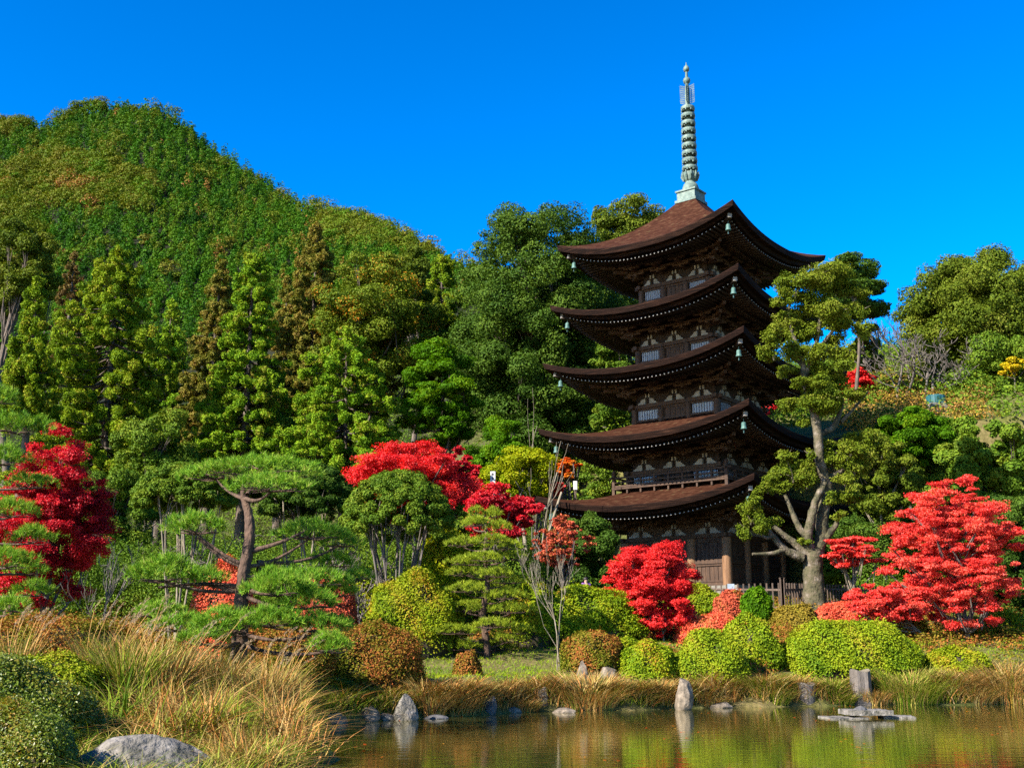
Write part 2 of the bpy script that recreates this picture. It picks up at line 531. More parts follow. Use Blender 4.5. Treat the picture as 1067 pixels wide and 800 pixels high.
def spot(px, Y, dz=0.0):
    """ground point under photo column px at depth Y."""
    x = (px - 533.5) / FPX * Y
    for _ in range(6):
        z = gz(x, Y)
        d = Y * CP + (z - CAMZ) * SP
        x = (px - 533.5) / FPX * d
    return np.array([x, Y, gz(x, Y) + dz])


def make_ground():
    ys = np.concatenate([np.linspace(-60, 0, 16), np.arange(.5, 75, .42), np.linspace(75, 150, 70)[1:], np.linspace(150, 700, 90)[1:], [800, 1000, 1500, 2500]])
    us = np.sign(np.linspace(-1, 1, 301)) * np.abs(np.linspace(-1, 1, 301)) ** 1.5
    V = []
    for y in ys:
        wdt = max(60, abs(y) * .9 + 30)
        x = us * wdt
        V.append(np.stack([x, np.full_like(x, y), ground(x, np.full_like(x, y))], 1))
    V = np.array(V)
    a, b = V.shape[:2]
    i = np.arange(a - 1)[:, None] * b
    j = np.arange(b - 1)[None, :]
    F = np.stack([i + j, i + j + 1, i + b + j + 1, i + b + j], -1).reshape(-1, 4)
    mb = MB()
    mb.add(V.reshape(-1, 3), F)
    m, t, o = newmat('garden_soil')
    tc = t.nodes.new('ShaderNodeTexCoord')
    n1 = t.nodes.new('ShaderNodeTexNoise'); n1.inputs['Scale'].default_value = .25; n1.inputs['Detail'].default_value = 8
    n2 = t.nodes.new('ShaderNodeTexNoise'); n2.inputs['Scale'].default_value = 6; n2.inputs['Detail'].default_value = 8
    t.links.new(tc.outputs['Object'], n1.inputs[0]); t.links.new(tc.outputs['Object'], n2.inputs[0])
    r1 = ramp(t, [(.38, (.035, .047, .008)), (.5, (.08, .087, .013)), (.62, (.12, .087, .03))])
    r2 = ramp(t, [(.3, (.02, .02, .008)), (.5, (.062, .062, .02)), (.7, (.14, .105, .05))])
    t.links.new(n1.outputs[0], r1.inputs[0]); t.links.new(n2.outputs[0], r2.inputs[0])
    mx = t.nodes.new('ShaderNodeMixRGB'); mx.inputs[0].default_value = .5
    t.links.new(r1.outputs[0], mx.inputs[1]); t.links.new(r2.outputs[0], mx.inputs[2])
    # forest floor under the hill trees, darkened to paint in shade between crowns
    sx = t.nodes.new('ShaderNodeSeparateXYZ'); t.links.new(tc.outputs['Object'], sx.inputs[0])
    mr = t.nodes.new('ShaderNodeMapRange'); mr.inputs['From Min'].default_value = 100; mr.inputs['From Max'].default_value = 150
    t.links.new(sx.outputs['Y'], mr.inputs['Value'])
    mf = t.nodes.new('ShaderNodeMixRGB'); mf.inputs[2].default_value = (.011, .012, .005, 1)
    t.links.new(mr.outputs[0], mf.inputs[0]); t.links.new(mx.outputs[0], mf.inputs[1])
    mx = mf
    p = t.nodes.new('ShaderNodeBsdfPrincipled'); p.inputs['Roughness'].default_value = .95
    p.inputs['Specular IOR Level'].default_value = .1
    t.links.new(mx.outputs[0], p.inputs['Base Color'])
    bp = t.nodes.new('ShaderNodeBump'); bp.inputs['Strength'].default_value = .8; bp.inputs['Distance'].default_value = .08
    t.links.new(n2.outputs[0], bp.inputs['Height']); t.links.new(bp.outputs[0], p.inputs['Normal'])
    t.links.new(p.outputs[0], o.inputs[0])
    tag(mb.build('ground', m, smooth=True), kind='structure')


def make_water():
    mb = MB()
    ys = np.linspace(-2, 42, 3)
    mb.add([[-90, 0, 0], [90, 0, 0], [90, 42, 0], [-90, 42, 0]], [[0, 1, 2, 3]])
    m, t, o = newmat('pond_water')
    tc = t.nodes.new('ShaderNodeTexCoord')
    mp = t.nodes.new('ShaderNodeMapping'); mp.inputs['Scale'].default_value = (.35, 1.6, 1)
    t.links.new(tc.outputs['Object'], mp.inputs[0])
    nz = t.nodes.new('ShaderNodeTexNoise'); nz.inputs['Scale'].default_value = 2.4; nz.inputs['Detail'].default_value = 4
    nz.inputs['Roughness'].default_value = .55
    t.links.new(mp.outputs[0], nz.inputs[0])
    b = t.nodes.new('ShaderNodeBump'); b.inputs['Strength'].default_value = .10; b.inputs['Distance'].default_value = .05
    t.links.new(nz.outputs[0], b.inputs['Height'])
    p = t.nodes.new('ShaderNodeBsdfPrincipled')
    p.inputs['Base Color'].default_value = (.032, .030, .008, 1)
    p.inputs['Roughness'].default_value = .025
    p.inputs['IOR'].default_value = 1.333
    p.inputs['Specular IOR Level'].default_value = .5
    p.inputs['Coat Weight'].default_value = 0
    t.links.new(b.outputs[0], p.inputs['Normal'])
    gl = t.nodes.new('ShaderNodeBsdfGlossy'); gl.inputs['Roughness'].default_value = .02
    gl.inputs['Color'].default_value = (.95, .93, .75, 1)
    t.links.new(b.outputs[0], gl.inputs['Normal'])
    mx = t.nodes.new('ShaderNodeMixShader'); mx.inputs[0].default_value = .38
    t.links.new(p.outputs[0], mx.inputs[1]); t.links.new(gl.outputs[0], mx.inputs[2])
    t.links.new(mx.outputs[0], o.inputs[0])
    tag(mb.build('pond_water', m), kind='structure')


# ------------------------------------------------------------------ pagoda
PGZ = 3.55


def make_pagoda():
    cx, cy = .1653 * 64, 64.
    root = empty('pagoda', (cx, cy, PGZ), 'tall dark timber five storied pagoda with curved bark roofs and a green finial', 'pagoda', rz=math.radians(51))
    W = [None, 6.6, 6.4, 6.2, 5.9, 5.6]
    TIP = [None, 9.75, 13.45, 17.2, 20.6, 24.2]
    A = [None, 3.1, 2.85, 2.6, 2.4, 2.2]
    LIFT = 1.0
    ES = [None] + [t - .85 for t in TIP[1:]]
    E = [None] + [t - LIFT for t in TIP[1:]]
    ZT = [None] + [ES[i + 1] - 2.5 for i in range(1, 5)] + [27.1]
    T = [None] + [A[i + 1] - .02 for i in range(1, 5)] + [.62]
    rot4 = [np.array([[math.cos(k * PI / 2), -math.sin(k * PI / 2), 0], [math.sin(k * PI / 2), math.cos(k * PI / 2), 0], [0, 0, 1]]) for k in range(4)]
    # side k: outward is R_k @ (-1,0,0); along is R_k @ (0,1,0)

    def P(k, out, along, z):
        v = np.stack(np.broadcast_arrays(-np.asarray(out, float), np.asarray(along, float), np.asarray(z, float) - PGZ), -1)
        return v @ rot4[k].T

    def kbox(mb, k, o0, o1, a0, a1, z0, z1, mat=0):
        o = [o0, o1, o1, o0, o0, o1, o1, o0]; a = [a0, a0, a1, a1, a0, a0, a1, a1]; z = [z0] * 4 + [z1] * 4
        mb.add(P(k, o, a, z), [[0, 1, 2, 3], [7, 6, 5, 4], [0, 4, 5, 1], [1, 5, 6, 2], [2, 6, 7, 3], [3, 7, 4, 0]], None, mat)

    s = np.linspace(-1, 1, 33)
    lf = np.abs(s) ** 2.3

    for i in range(1, 6):
        w_, e_, t_, zt = W[i], E[i], T[i], ZT[i]
        mb = MB()
        tt = np.linspace(0, 1, 14)
        for k in range(4):
            rows = []
            for t in tt:
                h = w_ + (t_ - w_) * t
                # slight outward sweep of the corners
                al = s * h * (1 + .012 * lf * (1 - t))
                pr = (.62 * t + .38 * t * t) if i < 5 else (.50 * t + .50 * t ** 2.1)
                z = e_ + (zt - e_) * pr + LIFT * lf * (1 - t) ** 2.2
                rows.append(P(k, h * (1 + .012 * lf * (1 - t)), al, z))
            V = np.array(rows)
            n, m_ = V.shape[:2]
            ii = np.arange(n - 1)[:, None] * m_; jj = np.arange(m_ - 1)[None, :]
            F = np.stack([ii + jj, ii + m_ + jj, ii + m_ + jj + 1, ii + jj + 1], -1).reshape(-1, 4)
            mb.add(V.reshape(-1, 3), F, None, 0)
            # stepped thick eave edge
            prof = [(0, 0), (-.02, -.05), (.05, -.32), (.34, -.33), (.36, -.38), (.42, -.51), (.80, -.52)]
            rows = []
            for (ins, dz) in prof:
                q = (1 + .012 * lf)
                hh = (w_ - ins)
                rows.append(P(k, hh * q, s * hh * q, e_ + LIFT * lf + dz))
            V = np.array(rows); n = len(prof)
            ii = np.arange(n - 1)[:, None] * m_
            F = np.stack([ii + jj, ii + jj + 1, ii + m_ + jj + 1, ii + m_ + jj], -1)
            mb.add(V.reshape(-1, 3), F.reshape(-1, 4), None, 1)
        if i < 5:  # flat collar closing the roof around the next storey
            for k in range(4):
                mb.add(P(k, [t_, t_, t_ - .6, t_ - .6], [-t_, t_, t_ - .6, -t_ + .6], [zt] * 4), [[0, 3, 2, 1]], None, 0)
        roof = mb.build('roof', [M['roofbark'], M['roofedge']], root)
        # soffit boards
        mb = MB()
        a_ = A[i]
        for k in range(4):
            rows = []
            for t in np.linspace(0, 1, 5):
                h = (w_ - .78) + (a_ + .02 - (w_ - .78)) * t
                rows.append(P(k, h, s * h, e_ - .50 + .62 * t + LIFT * lf * (1 - t) ** 1.3))
            V = np.array(rows); n, m_ = V.shape[:2]
            ii = np.arange(n - 1)[:, None] * m_; jj = np.arange(m_ - 1)[None, :]
            mb.add(V.reshape(-1, 3), np.stack([ii + jj, ii + jj + 1, ii + m_ + jj + 1, ii + m_ + jj], -1).reshape(-1, 4))
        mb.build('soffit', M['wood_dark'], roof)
        # rafters with whitened ends: two tiers
        mb = MB()
        nr = int(w_ * 2 / .27)
        for k in range(4):
            for q in range(nr):
                sv = -1 + 2 * (q + .5) / nr
                l0 = abs(sv) ** 2.3
                al = sv * (w_ - .5)
                lim = max(abs(al), a_)
                for (o0, z0, ln, cap_) in ((w_ - .52, -.60, 1.7, 1), (w_ - 1.55, -.56, 3.0, 0)):
                    o1 = max(o0 - ln, lim + .05)
                    if o1 > o0 - .25 or abs(al) > o0 - .1:
                        continue
                    zz0 = e_ + z0 + LIFT * l0
                    f = (w_ - .78 - o1) / (w_ - .78 - a_)
                    zz1 = e_ - .60 + .62 * f + LIFT * l0 * (1 - f) ** 1.3
                    o = [o0, o1, o1, o0] * 2
                    aa = [al - .045] * 2 + [al + .045] * 2
                    aa = aa + aa
                    z = [zz0 - .11, zz1 - .11, zz1 - .11, zz0 - .11, zz0, zz1, zz1, zz0]
                    mb.add(P(k, o, aa, z), [[0, 1, 2, 3], [0, 4, 5, 1], [2, 6, 7, 3]], None, 0)
                    mb.add(P(k, [o0 + .004] * 4, [al - .032, al + .032, al + .032, al - .032], [zz0 - .085, zz0 - .085, zz0 - .02, zz0 - .02]), [[0, 1, 2, 3]], None, cap_)
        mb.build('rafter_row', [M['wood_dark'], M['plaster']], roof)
        # hip rafters with pale caps, and a bronze bell under each
        for k in range(4):
            mb = MB()
            dz = e_ + LIFT - .66
            a3 = P(k, w_ - .42, w_ - .42, dz)
            b3 = P(k, a_, a_, e_ - .1)
            bar(mb, a3, b3, .24, .28, 0)
            d3 = (a3 - b3) / np.linalg.norm(a3 - b3)
            bar(mb, a3 + d3 * .002, a3 + d3 * .10, .20, .22, 1)
            mb.build('hip_rafter', [M['wood_dark'], M['plaster']], roof)
            mb = MB()
            c = P(k, w_ - .62, w_ - .62, dz - .20)
            tube(mb, [c + [0, 0, .1], c + [0, 0, -.16]], .02, 5, 0)
            lathe(mb, [(0.0, -.14), (.08, -.15), (.115, -.20), (.12, -.36), (.145, -.45), (.16, -.49), (.135, -.49), (.10, -.34), (0, -.26)], c, 12)
            tube(mb, [c + [0, 0, -.3], c + [0, 0, -.60]], .015, 4, 0)
            box(mb, c + [0, 0, -.64], (.10, .02, .11))
            mb.build('bell', M['bell'], roof)

    # ---------------- storeys
    for i in range(1, 6):
        a_, e_ = A[i], ES[i]
        zb = ZT[i - 1] if i > 1 else 4.62
        wall = MB()
        for k in range(4):
            kbox(wall, k, a_ - .16, a_ - .06, -a_ + .06, a_ - .06, zb - .1, e_ + .1)
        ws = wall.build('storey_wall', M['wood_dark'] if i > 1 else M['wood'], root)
        zbeam = e_ - 1.72
        cols = [-a_, -a_ / 3, a_ / 3, a_]
        for k in range(4):
            for ci in range(3):      # the fourth belongs to the next side
                mb = MB()
                c = P(k, a_, cols[ci], zb - .1)
                r = .25 if i == 1 else .19
                tube(mb, [c, c + [0, 0, zbeam - zb + .05]], r, 14)
                o = mb.build('column', M['wood_col'] if i == 1 else M['wood'], ws, smooth=True)
            # tie beams
            mb = MB()
            kbox(mb, k, a_ - .10, a_ + .16, -a_ - .35, a_ + .35, zbeam - .02 + .003 * k, zbeam + .19 + .003 * k)
            kbox(mb, k, a_ - .06, a_ + .05, -a_ + .1, a_ - .1, zbeam - .14, zbeam - .022)
            if i == 1:
                kbox(mb, k, a_ - .06, a_ + .10, -a_ + .2, a_ - .2, zb + 1.20, zb + 1.42)
                kbox(mb, k, a_ - .06, a_ + .14, -a_ + .2, a_ - .2, zb + .02, zb + .24)
            else:
                kbox(mb, k, a_ - .06, a_ + .08, -a_ + .1, a_ - .1, zb + .0, zb + .10)
            mb.build('tie_beam', M['wood'], ws)
            # plaster cut-outs between the brackets
            zp = zbeam + .205
            bw = 2 * a_ / 3
            for b in range(3):
                c0 = -a_ + bw * (b + .5)
                mb = MB()
                hw = bw * .36
                for sgn in (-1, 1):
                    pf = [(.13, 0), (hw, 0), (hw * .97, .07), (hw * .76, .13), (hw * .66, .22), (hw * .56, .29), (.13, .31)]
                    n = len(pf)
                    al = [c0 + sgn * x for x, _ in pf]
                    zz = [zp + y for _, y in pf]
                    f0 = P(k, [a_ + .06] * n, al, zz)
                    f1 = P(k, [a_ - .06] * n, al, zz)
                    V = np.vstack([f0, f1])
                    tri = [[0, j, j + 1] for j in range(1, n - 1)]
                    if sgn < 0:
                        tri = [t[::-1] for t in tri]
                    mb.add(V, tri, None, 0)
                    mb.add(V, [[j, (j + 1) % n, n + (j + 1) % n, n + j] for j in range(n)], None, 0)
                    kbox(mb, k, a_ - .06, a_ + .05, c0 + sgn * .10 - .04, c0 + sgn * .10 + .04, zp + .37, zp + .58)
                mb.build('plaster_panel', M['plaster'], ws)
            # door and windows
            for b in range(3):
                c0 = -a_ + bw * (b + .5)
                hw = bw * .5 - (.30 if i == 1 else .22)
                if i == 1:
                    mb = MB()
                    for (z0, z1) in ((zb + .26, zb + 1.18), (zb + 1.44, zbeam - .15)):
                        npl = 6
                        for q in range(npl):
                            x0 = c0 - hw + 2 * hw * q / npl
                            kbox(mb, k, a_ - .055, a_ - .02 + .012 * (q % 2), x0 + .012, x0 + 2 * hw / npl - .012, z0, z1)
                        for xx in (c0 - hw - .05, c0 + hw + .05):
                            kbox(mb, k, a_ - .055, a_ + .07, xx - .06, xx + .06, z0, z1)
                        kbox(mb, k, a_ - .02, a_ + .05, c0 - hw + .02, c0 + hw - .02, z1 - .09, z1 - .005)
                        kbox(mb, k, a_ - .02, a_ + .05, c0 - hw + .02, c0 + hw - .02, z0 + .005, z0 + .09)
                    mb.build('door' if b == 1 else 'plank_panel', M['wood'], ws)
                elif b == 1:
                    mb = MB()
                    for sg in (-1, 1):
                        kbox(mb, k, a_ - .055, a_ + .0, c0 + sg * hw * .5 - hw * .46, c0 + sg * hw * .5 + hw * .46, zb + .12, zbeam - .15)
                        for q in range(3):
                            x0 = c0 + sg * hw * .5 - hw * .46 + hw * .46 * q
                            kbox(mb, k, a_ - .05, a_ + .025, x0 - .02, x0 + .02, zb + .13, zbeam - .16)
                    mb.build('door', M['wood'], ws)
                else:
                    mb = MB()
                    kbox(mb, k, a_ - .055, a_ - .03, c0 - hw, c0 + hw, zb + .12, zbeam - .15, 1)
                    for q in range(8):
                        x0 = c0 - hw + 2 * hw * (q + .5) / 8
                        kbox(mb, k, a_ - .025, a_ + .02, x0 - .028, x0 + .028, zb + .13, zbeam - .16, 0)
                    mb.build('window', [M['lattice'], M['steel']], ws)
        # bracket complex: three stepping tiers of arms, blocks and purlins
        brk = MB()
        ov = (W[i] - .8 - a_)
        z0 = e_ - 1.02
        for k in range(4):
            for st in range(3):
                o1 = a_ + ov * (.20 + .20 * st)
                zz = z0 + .25 * st
                kbox(brk, k, o1 - .07, o1 + .07, -o1 - .25, o1 + .25, zz + .24 + .002 * k, zz + .36 + .002 * k)      # purlin
                for ci, cpos in enumerate(cols):
                    if ci in (0, 3):
                        sg = -1 if ci == 0 else 1
                        if sg < 0:
                            d0 = P(k, a_ - .1, -a_ + .1, zz + .08)
                            d1 = P(k, o1 + .12, -o1 - .12, zz + .08)
                            bar(brk, d0, d1, .16, .18)
                    kbox(brk, k, a_ - .1, o1 + .10, cpos - .075, cpos + .075, zz, zz + .16)
                    kbox(brk, k, o1 - .07, o1 + .07, cpos - .52, cpos + .52, zz + .10, zz + .20)
                    for q in (-.44, 0, .44):
                        kbox(brk, k, o1 - .10, o1 + .10, cpos + q - .10, cpos + q + .10, zz + .19, zz + .27)
            # slanting tail rafters
            for cpos in cols[1:3]:
                bar(brk, P(k, a_, cpos, e_ - .25), P(k, a_ + ov * .72, cpos, e_ - .52), .13, .18)
        brk.build('bracket_tier', M['wood'], ws)

    # balustrade round the second storey
    zb = ZT[1] - .02
    ab = 3.5
    bal = MB()
    for k in range(4):
        for (zz, hh, ww) in ((.10, .10, .12), (.34, .07, .08), (.58, .09, .10)):
            ext = .28 if zz > .5 else .0
            kbox(bal, k, ab - ww / 2, ab + ww / 2, -ab - ext, ab + ext, zb + zz + .002 * k, zb + zz + hh + .002 * k)
        for q in range(1, 8):
            x0 = -ab + 2 * ab * q / 8
            kbox(bal, k, ab - .05, ab + .05, x0 - .05, x0 + .05, zb - .25, zb + .575)
        kbox(bal, k, ab - .6, ab + .1, -ab - .1, ab - .5, zb - .02, zb + .07)
    bo = bal.build('balustrade', M['wood'], root)
    for k in range(4):
        mb = MB()
        c = P(k, ab, ab, zb - .4)
        box(mb, c + [0, 0, .62], (.17, .17, 1.24))
        lathe(mb, [(.10, 1.22), (.13, 1.30), (.09, 1.42), (0, 1.5)], c, 10)
        mb.build('corner_post', M['wood'], bo)

    # podium
    mb = MB()
    box(mb, (0, 0, (3.1 + 4.50) / 2 - PGZ), (8.2, 8.2, 1.4), 0)
    box(mb, (0, 0, 4.56 - PGZ), (8.5, 8.5, .16), 0)
    mb.build('podium', M['podium'], root)

    # ---------------- finial
    fz = 27.05 - PGZ
    mb = MB()
    box(mb, (0, 0, fz + .08), (1.40, 1.40, .16))
    box(mb, (0, 0, fz + .42), (1.20, 1.20, .52))
    box(mb, (0, 0, fz + .72), (1.34, 1.34, .10))
    fin = mb.build('finial', M['patina'], root)
    mb = MB()
    lathe(mb, [(.50, fz + .77), (.49, fz + 1.0), (.41, fz + 1.22), (.31, fz + 1.34), (.30, fz + 1.40)], sides=24)
    mb.build('dome', M['patina'], fin, smooth=True)
    mb = MB()
    lathe(mb, [(.28, fz + 1.38), (.37, fz + 1.50), (.44, fz + 1.70), (.47, fz + 1.95), (.41, fz + 1.95), (.40, fz + 1.7), (.2, fz + 1.55)], sides=24)
    for q in range(10):
        a = q * 2 * PI / 10
        mb2 = np.array([math.cos(a), math.sin(a), 0])
        tube(mb, [mb2 * .40 + [0, 0, fz + 1.5], mb2 * .51 + [0, 0, fz + 1.75], mb2 * .50 + [0, 0, fz + 2.0]], [.05, .07, .03], 5)
    mb.build('lotus_bowl', M['patina'], fin)
    mb = MB()
    lathe(mb, [(.15, fz + 1.4), (.13, fz + 7.0), (.07, fz + 8.6), (.04, fz + 9.0)], sides=10)
    mb.build('mast', M['patina'], fin, smooth=True)
    z9 = np.linspace(fz + 2.25, fz + 6.10, 9)
    for q in range(9):
        mb = MB()
        r = .455 - .006 * q
        z = z9[q]
        lathe(mb, [(r - .07, z + .09), (r, z + .11), (r + .02, z), (r, z - .09), (r - .07, z - .07), (r - .07, z + .09)], sides=22)
        lathe(mb, [(.14, z + .09), (.22, z + .08), (.22, z - .08), (.14, z - .09)], sides=12)
        for u in range(8):
            a = u * PI / 4
            d = np.array([math.cos(a), math.sin(a), 0])
            bar(mb, d * .15 + [0, 0, z], d * (r - .03) + [0, 0, z], .06, .09)
        for u in range(8):
            a = u * PI / 4 + .2
            d = np.array([math.cos(a), math.sin(a), 0])
            tube(mb, [d * (r - .02) + [0, 0, z - .06], d * (r - .0) + [0, 0, z - .2]], [.045, .03], 5)
        mb.build('ring', M['patina'], fin)
    for q in range(4):      # openwork flames
        a = q * PI / 2 + .35
        d = np.array([math.cos(a), math.sin(a), 0])
        n_ = np.array([-d[1], d[0], 0])
        mb = MB()
        zA, zB = fz + 6.40, fz + 7.55
        for u in range(5):
            r = .13 + .072 * u
            bar(mb, d * r + [0, 0, zA + .03 * u], d * r + [0, 0, zB + .03 * u], .018, .03)
        for u in range(9):
            z = zA + (zB - zA) * u / 8
            bar(mb, d * .1 + [0, 0, z], d * .43 + [0, 0, z + .12], .018, .028)
        mb.build('flame_plate', M['patina'], fin)
    mb = MB()
    z = fz + 7.95
    lathe(mb, [(.05, z - .24), (.18, z - .14), (.225, z), (.18, z + .14), (.06, z + .24)], sides=16)
    mb.build('sphere', M['patina'], fin, smooth=True)
    mb = MB()
    z = fz + 8.72
    lathe(mb, [(.05, z - .2), (.15, z - .14), (.19, z), (.14, z + .14), (.05, z + .24), (.012, z + .44)], sides=16)
    mb.build('jewel', M['patina'], fin, smooth=True)
    return root

# ------------------------------------------------------------------ plants
def A3(*v):
    return np.array(v, float)


def limbs(mb, base, top, C, R, r0, n, mat=0, sides=6, sag=.15, trunk_pts=None, start=.35, thin=.30):
    """a tapered trunk base->top and n limbs into clump centres C."""
    if trunk_pts is None:
        mid = (base + top) / 2 + rng.normal(size=3) * np.linalg.norm(top - base) * .035
        trunk_pts = curve([base - [0, 0, .3], base + (top - base) * .1, mid, top], 5)
    L = len(trunk_pts)
    rad = r0 * (1 - .72 * np.linspace(0, 1, L) ** .9)
    rad[0] *= 1.5
    rad[1] *= 1.2
    tube(mb, trunk_pts, rad, max(sides, 8), mat, lump=.05)
    if len(C) == 0:
        return
    pick = rng.choice(len(C), min(n, len(C)), replace=False)
    for j in pick:
        c = C[j]
        dz = np.clip((c[2] - trunk_pts[0][2]) / max(.1, (trunk_pts[-1][2] - trunk_pts[0][2])), 0, 1)
        k = int(np.clip((start + (1 - start) * dz * .75) * L - rng.uniform(0, .15) * L, L * .2, L - 1))
        a = trunk_pts[k]
        m = (a + c) / 2 + rng.normal(size=3) * np.linalg.norm(c - a) * .10 - A3(0, 0, sag * np.linalg.norm(c - a))
        tube(mb, bez(a, m, c, 6), np.linspace(rad[k] * .55, rad[k] * thin * .35 + .008, 6), sides, mat, cap=False)
        for q in range(3):
            e = c + runit(1)[0] * R[j] * .8
            tube(mb, bez(m, c, e, 4), np.linspace(rad[k] * .22, .01, 4), 4, mat, cap=False)


def tree(name, label, cat, group, base, trunk, crown):
    """trunk, crown: (MB, material)"""
    root = empty(name, base, label, cat, group)
    if trunk: trunk[0].build('trunk', trunk[1], root, smooth=True, origin=base)
    if crown: crown[0].build('crown', crown[1], root, origin=base)
    return root


def crown_dims(px, Y, ptop, wpx, pbot, base=None):
    b = spot(px, Y) if base is None else base
    zt, zb = zat(ptop, Y), zat(pbot, Y)
    rx = wpx / 2 * mpp((ptop + pbot) / 2, Y)
    return b, zt, zb, rx


def broadleaf(label, px, Y, ptop, wpx, pbot, mat='mid', n=15000, leaf=None, k=60, cr=.27, group=None, bark='bark', name='broadleaf_tree',
              flat=.75, skew=0., trunkr=None, depth=1.0, cat='tree', up=.25, lean=0., shape=1.0, wide=0.0, hole=.0, limbn=14, droop=.3):
    b, zt, zb, rx = crown_dims(px, Y, ptop, wpx, pbot)
    rz = (zt - zb) / 2
    c = A3(b[0] + lean, Y, (zt + zb) / 2)
    leaf = leaf or 2.7 * mpp(300, Y)
    d = fib(k)
    rad = rng.uniform(.62, .92, k)
    rad[rng.random(k) < .2] *= .6
    clr = cr * rng.uniform(.65, 1.3, k)
    tp = 1 - wide * np.clip(d[:, 2], -1, 1)      # narrower on top if wide>0
    C = c + d * A3(rx, rx * depth, rz) * rad[:, None] * np.stack([tp, tp, np.ones(k)], 1)
    C[:, 0] += skew * d[:, 2] * rx
    R = np.stack([clr * rx, clr * rx, clr * np.minimum(rz, rx) * flat], 1)
    if hole:
        keep = rng.random(k) > hole
        C, R = C[keep], R[keep]
    mb = MB()
    foliage(mb, C, R, n, leaf, up=up, droop=droop)
    # loose sprays between the clumps
    j = rng.integers(0, len(C), len(C))
    C2 = C * .6 + C[j] * .4 + rng.normal(size=C.shape) * R * .5
    foliage(mb, C2, R * rng.uniform(.3, .8, (len(C), 1)), int(n * .28), leaf * .95, up=up, droop=droop, rnd=.7, shell=.2)
    tb = MB()
    tr = trunkr or max(.09, .018 * (zt - b[2]))
    limbs(tb, b, A3(c[0], c[1], c[2] + rz * .35), C, R, tr, limbn, start=.55, thin=.22)
    return tree(name, label, cat, group, b, (tb, M[bark]), (mb, M[mat]))


def cedar(label, px, Y, ptop, wpx, pbot, mat='cedar', n=16000, group=None, name='cedar_tree', nlev=17, tuft=.55, power=.95, topw=.03, gap=0.0, bark='bark', leafk=1.0, cat='tree', lean=0, nb=12):
    b, zt, zb, rx = crown_dims(px, Y, ptop, wpx, pbot)
    H = zt - zb
    tuft *= .56
    nlev = int(nlev * 1.55)
    C, R, cv = [], [], []
    tb = MB()
    top = A3(b[0] + lean, Y, zt - .3)
    tp = curve([b - [0, 0, .3], (b + top) / 2 + rng.normal(size=3) * .1, top], 8)
    tube(tb, tp, np.linspace(max(.15, .02 * (zt - b[2])), .04, len(tp)), 8)
    for lv in range(nlev):
        h = (lv + rng.uniform(.1, .9)) / nlev
        z = zb + H * h
        L = rx * (topw + (1 - topw) * (1 - h) ** power) * rng.uniform(.82, 1.12)
        nbr = max(4, int(nb * (1 - .55 * h)))
        a0 = rng.uniform(0, 6.28)
        x0 = b[0] + lean * np.clip((z - b[2]) / (zt - b[2]), 0, 1)
        for q in range(nbr):
            if rng.random() < gap:
                continue
            a = a0 + q * 2 * PI / nbr + rng.normal() * .25
            l = L * rng.uniform(.6, 1.1)
            dr = A3(math.cos(a), math.sin(a), 0)
            o = A3(x0, Y, z)
            tip = o + dr * l + A3(0, 0, -.18 * l + rng.normal() * .2)
            mid = o + dr * l * .5 + A3(0, 0, -.22 * l)
            tube(tb, bez(o, mid, tip, 5), np.linspace(.03 + .012 * l, .012, 5), 4, cap=False)
            nt_ = max(1, int(round(l / (tuft * .95))))
            for u in range(nt_):
                f = 1 - u * .95 * tuft / max(l, .1) * .9
                if f < .28: break
                p = o + (tip - o) * f + rng.normal(size=3) * tuft * .22
                s_ = tuft * rng.uniform(.5, 1.12) * (.72 + .28 * f)
                C.append(p); R.append((s_ * .75, s_ * .75, s_ * .85)); cv.append(rng.random())
    C.append(top + A3(0, 0, -.2)); R.append((.3, .3, .6)); cv.append(.6)
    mb = MB()
    foliage(mb, C, R, int(n * 1.7), 3.1 * mpp(350, Y) * leafk, aspect=.42, shell=.3, out=.6, up=.2, rnd=.7, droop=-.15, cv=np.array(cv), lump=.3, vs=.55)
    return tree(name, label, cat, group, b, (tb, M[bark]), (mb, M[mat]))


def maple(label, px, Y, ptop, wpx, pbot, mat='red', n=12000, group=None, name='maple_tree', k=60, leaf=None, flat=.46, bark='bark_grey', pbase=None, shape=.8, hole=0.,
          base_dx=0., trunkr=None, cr=.25, limbn=14, twigs=0, loose=.3, depth=.9):
    b, zt, zb, rx = crown_dims(px, Y, ptop, wpx, pbot)
    rz = (zt - zb) / 2
    c = A3(b[0], Y, (zt + zb) / 2)
    b = b + A3(base_dx, 0, 0); b[2] = gz(b[0], b[1])
    leaf = leaf or 3.0 * mpp(550, Y)
    d = fib(k, .35)
    rad = rng.uniform(.45, .95, k)
    C = c + d * A3(rx, rx * depth, rz) * rad[:, None]
    clr = cr * rx * rng.uniform(.45, 1.35, k)
    R = np.stack([clr, clr, clr * flat], 1)
    if hole:
        kp = rng.random(k) > hole
        C, R = C[kp], R[kp]
    mb = MB()
    foliage(mb, C, R, n, leaf, aspect=.62, shell=.25, out=.35, up=.5, rnd=.6, droop=.55, lump=.45)
    j = rng.integers(0, len(C), len(C))
    C2 = C * .6 + C[j] * .4 + rng.normal(size=C.shape) * R * .6
    foliage(mb, C2, R * rng.uniform(.3, .9, (len(C), 1)), int(n * loose), leaf, aspect=.62, shell=.1, out=.3, up=.4, rnd=.8, droop=.55)
    tb = MB()
    tr = trunkr or max(.05, .02 * (zt - b[2]))
    limbs(tb, b, A3(c[0], c[1], c[2] + rz * .3), C, R, tr, limbn, start=.15)
    return tree(name, label, 'tree', group, b, (tb, M[bark]), (mb, M[mat]))


